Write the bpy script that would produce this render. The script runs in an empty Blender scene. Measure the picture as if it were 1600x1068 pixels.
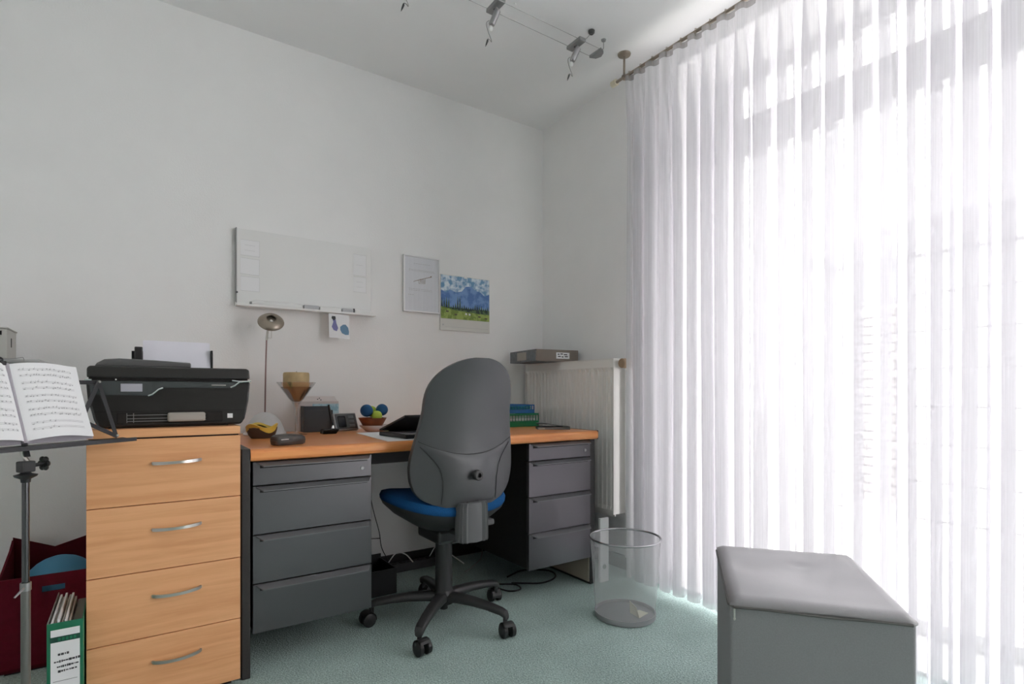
import bpy, bmesh, math, random
from mathutils import Vector, Matrix
PI = math.pi
random.seed(7)
S = bpy.context.scene
COL = S.collection

# ---------------------------------------------------------------- camera, sky, exposure
FPX = 862.0                                  # focal length in pixels of the 1600 px wide frame
YAW = math.atan2(1250, 862)                  # room X axis lies this far to the right of the view axis
cam_d = bpy.data.cameras.new('camera')
cam_d.sensor_width = 36.0
cam_d.lens = FPX / 1600 * 36.0
cam_d.shift_y = (612 - 534) / 1600           # level camera, rising-front shift
cam_d.clip_start = 0.05
cam = bpy.data.objects.new('camera', cam_d)
COL.objects.link(cam)
cam.location = (0, 0, 0.92)
cam.rotation_euler = (PI / 2, 0, YAW - PI / 2)
S.camera = cam

S.view_settings.view_transform = 'Standard'
S.view_settings.look = 'None'
S.view_settings.gamma = 1
S.view_settings.exposure = 1.22
S.view_settings.use_curve_mapping = False
S.cycles.max_bounces = 14
S.cycles.diffuse_bounces = 8
S.cycles.glossy_bounces = 5
S.cycles.transmission_bounces = 10
S.cycles.transparent_max_bounces = 24
S.cycles.sample_clamp_indirect = 8

SKY = 3.8
world = bpy.data.worlds.new('overcast_sky')
S.world = world
world.use_nodes = True
bg = world.node_tree.nodes['Background']
bg.inputs[0].default_value = (1.0, 0.975, 0.99, 1)
bg.inputs[1].default_value = SKY

WIN_Y0, WIN_Y1, WIN_TOP = -2.0, 1.687, 2.45  # window extended unseen and uncurtained behind the camera to add daylight
pl = bpy.data.lights.new('window_portal', 'AREA')
pl.shape = 'RECTANGLE'; pl.size = WIN_TOP; pl.size_y = WIN_Y1 - WIN_Y0
pl.cycles.is_portal = True
po = bpy.data.objects.new('window_portal', pl); COL.objects.link(po)
po.location = (2.53, (WIN_Y0 + WIN_Y1) / 2, WIN_TOP / 2)
po.rotation_euler = (0, PI / 2, 0)            # faces -X, into the room

# ---------------------------------------------------------------- materials
def lin(c):
    c /= 255.0
    return c / 12.92 if c <= 0.04045 else ((c + 0.055) / 1.055) ** 2.4
def rgb(r, g, b): return (lin(r), lin(g), lin(b), 1)
MATS = {}
def mat(name, col, rough=0.5, metal=0.0, noise=0.0, nscale=40, bump=0.0, bscale=200, spec=0.5, trans=0.0, stretch=(1, 1, 1), emit=0, coat=0.0):
    if name in MATS: return MATS[name]
    m = bpy.data.materials.new(name); m.use_nodes = True
    nt = m.node_tree; b = nt.nodes['Principled BSDF']
    b.inputs['Base Color'].default_value = col
    b.inputs['Roughness'].default_value = rough
    b.inputs['Metallic'].default_value = metal
    b.inputs['Specular IOR Level'].default_value = spec
    b.inputs['Transmission Weight'].default_value = trans
    b.inputs['Coat Weight'].default_value = coat
    if noise or bump:
        tc = nt.nodes.new('ShaderNodeTexCoord')
        mp = nt.nodes.new('ShaderNodeMapping'); mp.inputs['Scale'].default_value = stretch
        nt.links.new(tc.outputs['Object'], mp.inputs['Vector'])
    if noise:
        n = nt.nodes.new('ShaderNodeTexNoise'); n.inputs['Scale'].default_value = nscale; n.inputs['Detail'].default_value = 4
        nt.links.new(mp.outputs[0], n.inputs['Vector'])
        r = nt.nodes.new('ShaderNodeValToRGB')
        r.color_ramp.elements[0].position = 0.3; r.color_ramp.elements[1].position = 0.7
        r.color_ramp.elements[0].color = tuple(c * (1 - noise) for c in col[:3]) + (1,)
        r.color_ramp.elements[1].color = tuple(min(1, c * (1 + noise)) for c in col[:3]) + (1,)
        nt.links.new(n.outputs['Fac'], r.inputs[0]); nt.links.new(r.outputs[0], b.inputs['Base Color'])
    if bump:
        n2 = nt.nodes.new('ShaderNodeTexNoise'); n2.inputs['Scale'].default_value = bscale; n2.inputs['Detail'].default_value = 3
        nt.links.new(mp.outputs[0], n2.inputs['Vector'])
        bn = nt.nodes.new('ShaderNodeBump'); bn.inputs['Strength'].default_value = bump; bn.inputs['Distance'].default_value = 0.004
        nt.links.new(n2.outputs['Fac'], bn.inputs['Height']); nt.links.new(bn.outputs[0], b.inputs['Normal'])
    MATS[name] = m
    return m
def wood(name, c0, c1, rough=0.45, scale=(1.2, 14, 14)):
    if name in MATS: return MATS[name]
    m = bpy.data.materials.new(name); m.use_nodes = True
    nt = m.node_tree; b = nt.nodes['Principled BSDF']; b.inputs['Roughness'].default_value = rough
    tc = nt.nodes.new('ShaderNodeTexCoord'); mp = nt.nodes.new('ShaderNodeMapping'); mp.inputs['Scale'].default_value = scale
    n = nt.nodes.new('ShaderNodeTexNoise'); n.inputs['Scale'].default_value = 3; n.inputs['Detail'].default_value = 6; n.inputs['Distortion'].default_value = 0.6
    n2 = nt.nodes.new('ShaderNodeTexNoise'); n2.inputs['Scale'].default_value = 24; n2.inputs['Detail'].default_value = 3
    ad = nt.nodes.new('ShaderNodeMath'); ad.operation = 'MULTIPLY_ADD'; ad.inputs[1].default_value = 0.25
    r = nt.nodes.new('ShaderNodeValToRGB'); r.color_ramp.elements[0].position = 0.42; r.color_ramp.elements[1].position = 0.75
    r.color_ramp.elements[0].color = c0; r.color_ramp.elements[1].color = c1
    L = nt.links
    L.new(tc.outputs['Object'], mp.inputs[0]); L.new(mp.outputs[0], n.inputs['Vector']); L.new(mp.outputs[0], n2.inputs['Vector'])
    L.new(n2.outputs['Fac'], ad.inputs[0]); L.new(n.outputs['Fac'], ad.inputs[2]); L.new(ad.outputs[0], r.inputs[0]); L.new(r.outputs[0], b.inputs['Base Color'])
    MATS[name] = m
    return m
def sheer(name, col, clear, thru=0.55):
    """a thin woven sheet: part open weave, part translucent, part diffuse"""
    m = bpy.data.materials.new(name); m.use_nodes = True
    nt = m.node_tree; nt.nodes.remove(nt.nodes['Principled BSDF'])
    out = nt.nodes['Material Output']
    tr = nt.nodes.new('ShaderNodeBsdfTransparent'); tl = nt.nodes.new('ShaderNodeBsdfTranslucent'); df = nt.nodes.new('ShaderNodeBsdfDiffuse')
    tl.inputs[0].default_value = col; df.inputs[0].default_value = col
    m1 = nt.nodes.new('ShaderNodeMixShader'); m1.inputs[0].default_value = thru
    m2 = nt.nodes.new('ShaderNodeMixShader')
    L = nt.links
    # weave: faint vertical thread variation of the openness
    tc = nt.nodes.new('ShaderNodeTexCoord'); mp = nt.nodes.new('ShaderNodeMapping'); mp.inputs['Scale'].default_value = (260, 260, 3)
    n = nt.nodes.new('ShaderNodeTexNoise'); n.inputs['Scale'].default_value = 1.0
    mr = nt.nodes.new('ShaderNodeMapRange'); mr.inputs[1].default_value = 0.3; mr.inputs[2].default_value = 0.7
    mr.inputs[3].default_value = 1 - clear + 0.05; mr.inputs[4].default_value = 1 - clear - 0.05
    L.new(tc.outputs['Object'], mp.inputs[0]); L.new(mp.outputs[0], n.inputs['Vector']); L.new(n.outputs['Fac'], mr.inputs[0]); L.new(mr.outputs[0], m2.inputs[0])
    L.new(df.outputs[0], m1.inputs[1]); L.new(tl.outputs[0], m1.inputs[2])
    L.new(tr.outputs[0], m2.inputs[1]); L.new(m1.outputs[0], m2.inputs[2]); L.new(m2.outputs[0], out.inputs[0])
    MATS[name] = m
    return m
def thin_glass(name, tint=(0.975, 0.975, 0.975, 1), gloss=0.06):
    m = bpy.data.materials.new(name); m.use_nodes = True
    nt = m.node_tree; nt.nodes.remove(nt.nodes['Principled BSDF']); out = nt.nodes['Material Output']
    tr = nt.nodes.new('ShaderNodeBsdfTransparent'); tr.inputs[0].default_value = tint
    gl = nt.nodes.new('ShaderNodeBsdfGlossy'); gl.inputs['Roughness'].default_value = 0.02
    mx = nt.nodes.new('ShaderNodeMixShader'); mx.inputs[0].default_value = gloss
    nt.links.new(tr.outputs[0], mx.inputs[1]); nt.links.new(gl.outputs[0], mx.inputs[2]); nt.links.new(mx.outputs[0], out.inputs[0])
    MATS[name] = m
    return m
def mesh_metal(name, col, clear):
    m = bpy.data.materials.new(name); m.use_nodes = True
    nt = m.node_tree; b = nt.nodes['Principled BSDF']; out = nt.nodes['Material Output']
    b.inputs['Base Color'].default_value = col; b.inputs['Metallic'].default_value = 0.3; b.inputs['Roughness'].default_value = 0.45
    tr = nt.nodes.new('ShaderNodeBsdfTransparent'); mx = nt.nodes.new('ShaderNodeMixShader'); mx.inputs[0].default_value = 1 - clear
    nt.links.new(tr.outputs[0], mx.inputs[1]); nt.links.new(b.outputs[0], mx.inputs[2]); nt.links.new(mx.outputs[0], out.inputs[0])
    MATS[name] = m
    return m

def carpet_mat():
    m = bpy.data.materials.new('carpet'); m.use_nodes = True
    nt = m.node_tree; b = nt.nodes['Principled BSDF']; L = nt.links
    b.inputs['Roughness'].default_value = 0.95; b.inputs['Specular IOR Level'].default_value = 0.1
    b.inputs['Sheen Weight'].default_value = 0.15
    tc = nt.nodes.new('ShaderNodeTexCoord')
    a = nt.nodes.new('ShaderNodeTexNoise'); a.inputs['Scale'].default_value = 170; a.inputs['Detail'].default_value = 3
    c = nt.nodes.new('ShaderNodeTexNoise'); c.inputs['Scale'].default_value = 5; c.inputs['Detail'].default_value = 4
    v = nt.nodes.new('ShaderNodeTexVoronoi'); v.inputs['Scale'].default_value = 200
    for t in (a, c, v): L.new(tc.outputs['Object'], t.inputs['Vector'])
    r = nt.nodes.new('ShaderNodeValToRGB'); r.color_ramp.elements[0].position = 0.3; r.color_ramp.elements[1].position = 0.7
    r.color_ramp.elements[0].color = (0.255, 0.365, 0.338, 1); r.color_ramp.elements[1].color = (0.58, 0.735, 0.695, 1)
    r2 = nt.nodes.new('ShaderNodeValToRGB'); r2.color_ramp.elements[0].position = 0.3; r2.color_ramp.elements[1].position = 0.75
    r2.color_ramp.elements[0].color = (0.88, 0.88, 0.88, 1); r2.color_ramp.elements[1].color = (1.08, 1.08, 1.08, 1)
    mx = nt.nodes.new('ShaderNodeMix'); mx.data_type = 'RGBA'; mx.blend_type = 'MULTIPLY'; mx.inputs[0].default_value = 1
    L.new(a.outputs['Fac'], r.inputs[0]); L.new(c.outputs['Fac'], r2.inputs[0]); L.new(r.outputs[0], mx.inputs[6]); L.new(r2.outputs[0], mx.inputs[7]); L.new(mx.outputs[2], b.inputs['Base Color'])
    bn = nt.nodes.new('ShaderNodeBump'); bn.inputs['Strength'].default_value = 0.7; bn.inputs['Distance'].default_value = 0.004
    L.new(v.outputs['Distance'], bn.inputs['Height']); L.new(bn.outputs[0], b.inputs['Normal'])
    MATS['carpet'] = m
    return m

WALLP = mat('wall_paint', (0.87, 0.865, 0.86, 1), 0.9, noise=0.012, nscale=6, bump=0.12, bscale=160, spec=0.15)
CEILP = mat('ceiling_paint', (0.86, 0.86, 0.86, 1), 0.9, noise=0.01, nscale=5, bump=0.08, bscale=180, spec=0.15)
WHITE = mat('white_paint', (0.82, 0.82, 0.81, 1), 0.45)
FRAMEW = mat('window_white', (0.80, 0.80, 0.80, 1), 0.35)
PAPER = mat('paper', (0.84, 0.84, 0.85, 1), 0.8, spec=0.2)
INK = mat('ink', (0.06, 0.06, 0.065, 1), 0.8)
GREYINK = mat('grey_ink', (0.46, 0.46, 0.47, 1), 0.8)
RADW = mat('radiator_enamel', (0.84, 0.82, 0.79, 1), 0.4)
DARKPANEL = mat('dark_laminate', (0.032, 0.03, 0.03, 1), 0.5, noise=0.15, nscale=300, bump=0.1, bscale=500)
BLACKPANEL = mat('black_laminate', (0.014, 0.0135, 0.013, 1), 0.6, noise=0.2, nscale=200)
DRAWERG = mat('anthracite_metal', (0.15, 0.144, 0.153, 1), 0.30, metal=0.88, noise=0.06, nscale=500, bump=0.08, bscale=700)
DRAWERL = mat('anthracite_grip', (0.17, 0.17, 0.18, 1), 0.4, metal=0.25)
DESKWOOD = wood('desk_beech', rgb(226, 138, 76), rgb(240, 162, 98), 0.28)
CHESTWOOD = wood('chest_beech', rgb(222, 158, 108), rgb(236, 176, 126), 0.45, (1.0, 10, 16))
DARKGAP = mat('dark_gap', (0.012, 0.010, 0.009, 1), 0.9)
STEEL = mat('brushed_steel', (0.62, 0.60, 0.57, 1), 0.3, metal=1)
CHROME = mat('chrome', (0.8, 0.8, 0.8, 1), 0.12, metal=1)
LAMPMETAL = mat('lamp_metal', (0.34, 0.34, 0.34, 1), 0.35, metal=0.8)
BRONZE = mat('bronze_metal', (0.34, 0.29, 0.24, 1), 0.35, metal=0.8)
BLACKPL = mat('black_plastic', (0.018, 0.018, 0.019, 1), 0.45, bump=0.05, bscale=600)
BLACKGL = mat('black_gloss', (0.012, 0.012, 0.013, 1), 0.18)
PRINTBODY = mat('printer_black', (0.016, 0.015, 0.014, 1), 0.3, noise=0.1, nscale=80)
PRINTLID = mat('printer_lid', (0.026, 0.025, 0.024, 1), 0.32)
PRINTADF = mat('printer_feeder', (0.10, 0.10, 0.10, 1), 0.3)
PRINTPANEL = mat('printer_panel', (0.06, 0.068, 0.07, 1), 0.2)
CHAIRSHELL = mat('chair_shell', (0.082, 0.083, 0.088, 1), 0.38, metal=0.3, bump=0.12, bscale=800)
CHAIRBASE = mat('chair_base', (0.035, 0.035, 0.036, 1), 0.42)
CHAIRGREY = mat('chair_grey_cover', (0.12, 0.122, 0.125, 1), 0.5)
BLUEFAB = mat('blue_fabric', (0.008, 0.075, 0.22, 1), 0.9, noise=0.25, nscale=400, bump=0.3, bscale=500, spec=0.2)
POUFTOP = mat('pouf_leatherette', (0.29, 0.285, 0.295, 1), 0.38, noise=0.04, nscale=9, bump=0.1, bscale=420)
POUFSIDE = mat('pouf_fabric', (0.27, 0.268, 0.278, 1), 0.75, noise=0.05, nscale=300, bump=0.15, bscale=800)
REDFELT = mat('burgundy_felt', (0.13, 0.006, 0.018, 1), 0.85, noise=0.12, nscale=50, spec=0.2)
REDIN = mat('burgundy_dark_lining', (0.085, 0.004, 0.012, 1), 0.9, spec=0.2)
BALLBLUE = mat('pale_blue_rubber', (0.07, 0.27, 0.45, 1), 0.6)
BINDGREEN = mat('binder_green', (0.012, 0.17, 0.085, 1), 0.5)
GREENDK = mat('binder_dark_green', (0.008, 0.06, 0.04, 1), 0.6)
CREAM = mat('cream_plastic', (0.68, 0.62, 0.48, 1), 0.5)
GLASSW = thin_glass('window_glass')
CARPET = carpet_mat()
CURTAIN = sheer('sheer_voile', (0.80, 0.79, 0.815, 1), 0.285, 0.32)
CURTHEM = sheer('sheer_hem', (0.42, 0.40, 0.39, 1), 0.35, 0.4)
MESHM = mesh_metal('basket_mesh', (0.66, 0.66, 0.67, 1), 0.68)

# ---------------------------------------------------------------- mesh helpers
def box(bm, x0, x1, y0, y1, z0, z1, bev=0.0, seg=2):
    r = bmesh.ops.create_cube(bm, size=1.0)
    vs = r['verts']
    bmesh.ops.scale(bm, vec=(abs(x1 - x0), abs(y1 - y0), abs(z1 - z0)), verts=vs)
    bmesh.ops.translate(bm, vec=((x0 + x1) / 2, (y0 + y1) / 2, (z0 + z1) / 2), verts=vs)
    if bev > 0:
        es = list({e for v in vs for e in v.link_edges})
        r = bmesh.ops.bevel(bm, geom=es, offset=bev, segments=seg, profile=0.5, affect='EDGES')
        vs = list({v for f in r['faces'] for v in f.verts} | {v for v in vs if v.is_valid})
    return vs
def prism(bm, poly, axis, lo, hi):
    """poly: 2D outline; axis 'x': (y,z), 'y': (x,z), 'z': (x,y)"""
    def p(a, b, t): return {'x': (t, a, b), 'y': (a, t, b), 'z': (a, b, t)}[axis]
    A = [bm.verts.new(p(a, b, lo)) for a, b in poly]; B = [bm.verts.new(p(a, b, hi)) for a, b in poly]
    n = len(poly)
    bm.faces.new(A); bm.faces.new(list(reversed(B)))
    for i in range(n):
        bm.faces.new([A[(i + 1) % n], A[i], B[i], B[(i + 1) % n]])
    return A + B
def frame_of(d):
    d = d.normalized()
    u = d.cross(Vector((0, 0, 1)))
    if u.length < 1e-3: u = d.cross(Vector((1, 0, 0)))
    u.normalize(); return u, d.cross(u).normalized()
def tube(bm, pts, r, seg=8, cap=True):
    pts = [Vector(p) for p in pts]; n = len(pts)
    rs = r if isinstance(r, (list, tuple)) else [r] * n
    rings = []
    ref = None
    for i, p in enumerate(pts):
        d = (pts[min(i + 1, n - 1)] - pts[max(i - 1, 0)])
        if ref is None: u, v = frame_of(d)
        else:
            dn = d.normalized(); u = (ref - dn * ref.dot(dn)).normalized(); v = dn.cross(u)
        ref = u
        rings.append([bm.verts.new(p + (u * math.cos(2 * PI * k / seg) + v * math.sin(2 * PI * k / seg)) * rs[i]) for k in range(seg)])
    for a, b in zip(rings, rings[1:]):
        for k in range(seg):
            bm.faces.new([a[k], a[(k + 1) % seg], b[(k + 1) % seg], b[k]])
    if cap:
        bm.faces.new(list(reversed(rings[0]))); bm.faces.new(rings[-1])
def lathe(bm, prof, c=(0, 0, 0), seg=32, axis='z'):
    """prof: (radius, height) from bottom to top; radius 0 closes with a point"""
    c = Vector(c); rings = []
    for r, h in prof:
        def P(k):
            a = 2 * PI * k / seg
            q = (r * math.cos(a), r * math.sin(a), h)
            if axis == 'y': q = (q[0], -q[2], q[1])          # height runs toward -Y
            if axis == 'x': q = (q[2], q[0], q[1])
            return c + Vector(q)
        rings.append([bm.verts.new(P(0))] if r < 1e-6 else [bm.verts.new(P(k)) for k in range(seg)])
    for a, b in zip(rings, rings[1:]):
        if len(a) == 1 and len(b) == 1: continue
        for k in range(seg):
            k2 = (k + 1) % seg
            if len(a) == 1: bm.faces.new([a[0], b[k2], b[k]])
            elif len(b) == 1: bm.faces.new([a[k], a[k2], b[0]])
            else: bm.faces.new([a[k], a[k2], b[k2], b[k]])
def sphere(bm, c, r, seg=20, sc=(1, 1, 1)):
    m = Matrix.Translation(c) @ Matrix.Diagonal((*sc, 1))
    bmesh.ops.create_uvsphere(bm, u_segments=seg, v_segments=max(6, seg // 2), radius=r, matrix=m)
def quad(bm, a, b, c, d):
    bm.faces.new([bm.verts.new(p) for p in (a, b, c, d)])
def grid(bm, rows, close=False):
    V = [[bm.verts.new(p) for p in r] for r in rows]
    for a, b in zip(V, V[1:]):
        n = len(a)
        for k in range(n if close else n - 1):
            bm.faces.new([a[k], a[(k + 1) % n], b[(k + 1) % n], b[k]])
    return V
def catmull(P, n=8):
    P = [Vector(p) for p in P]; out = []
    Q = [P[0] * 2 - P[1]] + P + [P[-1] * 2 - P[-2]]
    for i in range(1, len(Q) - 2):
        a, b, c, d = Q[i - 1:i + 3]
        for k in range(n):
            t = k / n
            out.append(0.5 * ((2 * b) + (c - a) * t + (2 * a - 5 * b + 4 * c - d) * t * t + (3 * b - a - 3 * c + d) * t ** 3))
    out.append(P[-1]); return out
BM = bmesh.new
INV = {}      # things whose parts are written in world coordinates: inverse of the thing's matrix
def obj(name, bm, m, parent=None, smooth=False, recalc=True, solid=0):
    if parent is not None and parent.name in INV:
        bm.transform(INV[parent.name])
    if recalc: bmesh.ops.recalc_face_normals(bm, faces=bm.faces)
    me = bpy.data.meshes.new(name); bm.to_mesh(me); bm.free()
    me.materials.append(MATS[m] if isinstance(m, str) else m)
    o = bpy.data.objects.new(name, me); COL.objects.link(o)
    if parent is not None:
        o.parent = parent
        if parent.name in INV: INV[o.name] = INV[parent.name]
    if smooth:
        for p in me.polygons: p.use_smooth = True
        md = o.modifiers.new('edge', 'EDGE_SPLIT'); md.split_angle = math.radians(40)
    if solid:
        md = o.modifiers.new('thick', 'SOLIDIFY'); md.thickness = solid; md.offset = 0
    return o
def tag(o, label, cat, group=None, kind=None):
    o['label'] = label; o['category'] = cat
    if group: o['group'] = group
    if kind: o['kind'] = kind
    return o
def thing(name, label, cat, loc=(0, 0, 0), rotz=0.0, group=None, worldco=True):
    o = bpy.data.objects.new(name, None); COL.objects.link(o)
    o.location = loc; o.rotation_euler = (0, 0, rotz); o.empty_display_size = 0.05
    if worldco: INV[o.name] = (Matrix.Translation(loc) @ Matrix.Rotation(rotz, 4, 'Z')).inverted()
    return tag(o, label, cat, group)
def struct(name, bm, m, parent=None, label=None, **k):
    o = obj(name, bm, m, parent, **k)
    if parent is None:
        o['kind'] = 'structure'
        if label: o['label'] = label
    return o

# ================================================================= THE ROOM
X_W, Y_B, Z_C = 2.113, 2.73, 2.55            # window wall, back wall, ceiling
X_L, Y_R, X_O = -1.7, -2.3, 2.50            # left wall, rear wall, outer face of the window wall
b = BM(); box(b, X_L - .1, X_O, Y_R - .1, Y_B + .1, -0.12, 0.0); struct('floor', b, CARPET, label='sea green short pile carpet floor')
b = BM(); box(b, X_L - .1, X_O, Y_R - .1, Y_B + .1, Z_C, Z_C + .15); struct('ceiling', b, CEILP, label='plain white painted ceiling')
b = BM(); box(b, X_L - .1, X_O, Y_B, Y_B + .15, 0, Z_C); struct('wall_back', b, WALLP, label='white wall behind the desk')
b = BM(); box(b, X_L - .12, X_L, Y_R, Y_B, 0, Z_C); struct('wall_left', b, WALLP, label='white wall at the left')
b = BM(); box(b, X_L - .1, X_O, Y_R - .12, Y_R, 0, Z_C); struct('wall_rear', b, mat('fill_cut_taupe', (0.24, 0.22, 0.20, 1), 0.9, noise=.02, nscale=5), label='unseen rear wall darkened to taupe to cut fill light')  # out of view; the dark taupe is chosen to cut fill light
b = BM()
box(b, X_W, X_O, WIN_Y1, Y_B, 0, Z_C); box(b, X_W, X_O, Y_R, WIN_Y0, 0, Z_C); box(b, X_W, X_O, WIN_Y0, WIN_Y1, WIN_TOP, Z_C)
struct('wall_right', b, WALLP, label='white window wall with a deep reveal')
b = BM(); box(b, X_L, X_W, Y_B - .014, Y_B, 0, 0.072, .003); struct('baseboard_back', b, BLACKPANEL, label='dark baseboard along the back wall')
b = BM(); box(b, X_W - .014, X_W, WIN_Y1, Y_B - .014, 0, 0.072, .003); struct('baseboard_right', b, BLACKPANEL, label='dark baseboard below the radiator')

b = BM(); box(b, X_W + .001, 2.434, WIN_Y0 + .001, WIN_Y1 - .001, .0005, .012, .002); struct('trim_1', b, mat('pale_stone', (0.78, 0.77, 0.76, 1), 0.35, noise=.04, nscale=6), label='pale stone threshold under the window')
# window: frame pieces and panes
win = thing('window_1', 'tall white framed window door with a transom, curtained in view, extended unseen for light', 'window', (2.47, 0.2, 0))
del win['category']; win['kind'] = 'structure'
XF0, XF1 = 2.435, 2.495
def fr(name, y0, y1, z0, z1, x0=XF0, x1=XF1): 
    q = BM(); box(q, x0, x1, y0, y1, z0, z1, .004); return obj(name, q, FRAMEW, win)
MULL = [WIN_Y0, -0.28, WIN_Y1]
fr('window_stile', WIN_Y1 - .08, WIN_Y1, 0, WIN_TOP); fr('window_stile', WIN_Y0, WIN_Y0 + .08, 0, WIN_TOP)
fr('window_stile', -0.32, -0.24, 0, 2.05); fr('window_stile', -0.32, -0.24, 2.233, 2.39)
fr('bottom_rail', WIN_Y0 + .08, -0.32, 0, 0.07); fr('bottom_rail', -0.24, WIN_Y1 - .08, 0, 0.07)
fr('transom', WIN_Y0 + .08, WIN_Y1 - .08, 2.05, 2.233, XF0 - .012, XF1)
fr('top_rail', WIN_Y0 + .08, WIN_Y1 - .08, 2.39, WIN_TOP)
for (y0, y1) in ((WIN_Y0 + .08, -0.32), (-0.24, WIN_Y1 - .08)):
    for (z0, z1) in ((.07, 2.05), (2.233, 2.39)):
        q = BM(); box(q, 2.462, 2.468, y0, y1, z0, z1); obj('pane', q, GLASSW, win)


# ================================================================= OUTSIDE
b = BM(); box(b, X_O, 30, -30, 30, -0.25, -0.1)
o = struct('terrace_paving', b, mat('pale_paving', (0.72, 0.72, 0.70, 1), 0.9, noise=0.05, nscale=3), label='pale paved terrace outside the window'); 
gx = 5.2
gh = thing('garden_building', 'white board clad garden building beyond the curtained window', 'building', (gx, 0.0, -0.1))
BOARDM = mat('white_cladding', (0.74, 0.74, 0.74, 1), 0.7, noise=0.02, nscale=4)
q = BM(); box(q, gx + .03, gx + 3.0, -4.0, 2.54, -0.1, 2.02); obj('wall', q, BOARDM, gh)
q = BM(); box(q, gx - .10, gx + 3.1, -4.1, 2.62, 2.02, 2.12, .01); obj('roof_edge', q, mat('roof_grey', (0.55, 0.55, 0.56, 1), 0.7), gh)
z = -0.09
me0 = {}
for k in range(7):
    z1 = min(z + .30, 2.02)
    for (y0, y1) in ((2.36, 2.54), (-4.0, 1.86)):
        q = BM(); box(q, gx, gx + .03, y0, y1, z, z1 - .012, .003, 1); obj('cladding_board', q, BOARDM, gh)
    z = z1
BRICK = mat('outside_brick', (0.33, 0.31, 0.30, 1), 0.9, noise=0.2, nscale=8)
bp = None
for k in range(22):
    for j in range(3):
        y0 = 1.87 + j * .163 + (0.08 if k % 2 else 0) - .0
        if y0 + .15 > 2.36: continue
        if bp is None:
            q = BM(); box(q, -.03, .025, 0, .152, 0, .064, .004, 1); bp = obj('brick', q, BRICK); br = bp; br.parent = gh
        else:
            br = bp.copy(); COL.objects.link(br)
        br.location = (0.005, y0, 0.0 + .1 + k * .074)
q = BM(); box(q, gx + .0, gx + .03, 1.88, 2.34, 1.66, 1.99, .004); fw = obj('building_window', q, mat('grey_window_frame', (0.3, 0.3, 0.31, 1), 0.5), gh)
q = BM(); box(q, gx - .008, gx - .002, 1.92, 2.30, 1.70, 1.95); obj('pane', q, mat('dark_pane', (0.25, 0.26, 0.27, 1), 0.1), fw)
fh = thing('neighbour_house', 'pale rendered neighbour house rising behind the garden building', 'house', (11, 0, -0.1))
q = BM(); box(q, 11, 15, -9, 5.0, -0.1, 3.4); obj('wall', q, mat('pale_render', (0.7, 0.7, 0.7, 1), 0.9), fh)
q = BM(); prism(q, [(10.6, 3.4), (15.4, 3.4), (13, 4.4)], 'y', -9.3, 5.2); obj('roof', q, mat('pale_roof', (0.5, 0.49, 0.5, 1), 0.9), fh)
for wy in (3.2, 0.6, -2.4):
    q = BM(); box(q, 10.96, 11.02, wy, wy + 1.1, 0.9, 2.2, .01); f_ = obj('house_window', q, FRAMEW, fh)
    q = BM(); box(q, 10.945, 10.955, wy + .08, wy + 1.02, 0.98, 2.12); obj('pane', q, 'dark_pane', f_)

# ================================================================= CURTAIN AND RAIL
X_C, RAIL_Z = 1.97, 2.438
folds = [1.866, 1.796, 1.726, 1.644, 1.567, 1.491, 1.421, 1.349, 1.267, 1.176, 1.087, 0.995, 0.914, 0.831, 0.761, 0.678, 0.62, 0.536, 0.454, 0.388]
folds += [0.31]  # curtain stops just out of view, leaving the added window length bare
NF = len(folds) - 1
def fold_curve(i, om, n=20):
    """sine-generated meander over one fold, start and end on the rail line"""
    pts = []; x = y = 0.0
    for k in range(n):
        u = (k + .5) / n
        ph = om * math.cos(2 * PI * u + PI / 2)
        y += math.cos(ph) / n; x += math.sin(ph) / n
        pts.append((x, y))
    y_end = pts[-1][1]
    return [(p[0] / y_end, p[1] / y_end) for p in pts]
zs = [RAIL_Z - .010, RAIL_Z - .035, RAIL_Z - .062, RAIL_Z - .12, RAIL_Z - .28, 2.0, 1.7, 1.4, 1.1, 0.8, 0.5, 0.3, 0.13, 0.035]
rnd = [random.uniform(-1, 1) for _ in folds]
rnd2 = [random.uniform(-1, 1) for _ in folds]
rnd3 = [random.uniform(-1, 1) for _ in folds]
rows = []
for z in zs:
    h = (RAIL_Z - z) / RAIL_Z
    row = []
    for i in range(NF):
        def yy(j):
            e = folds[j] + 0.010 * h * rnd[j] + 0.014 * math.sin(2.2 * h + 5 * rnd3[j]) * rnd2[j] * min(1, 3 * h)
            return e
        y0, y1 = yy(i), yy(i + 1)
        P = (y0 - y1)
        gather = min(1.0, max(0.0, (RAIL_Z - z) / .3))
        om = (1.40 + .60 * gather) * (1 + .03 * rnd2[i] * h + 0.03 * rnd3[i])
        amp = 0.045 * (0.85 + 0.15 * gather)
        for (cx, cy) in fold_curve(i, om):
            row.append((X_C - cx * amp * (1 + .18 * rnd[i]) - .03 + 0.004 * rnd[i] * h, y0 - cy * P, z))
    rows.append(row)
b = BM(); grid(b, rows)
ct = thing('sheer_curtain', 'floor length white sheer curtain hanging in soft folds across the window', 'curtain', (X_C, 1.2, 0))
obj('curtain_cloth', b, CURTAIN, ct, recalc=True)
for p in ct.children[0].data.polygons: p.use_smooth = True
b = BM(); grid(b, [[(p[0] - .002, p[1], p[2]) for p in rows[0]], [(p[0] - .002, p[1], p[2]) for p in rows[1]]])
o = obj('heading_tape', b, CURTHEM, ct)
for p in o.data.polygons: p.use_smooth = True
hk = None
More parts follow.
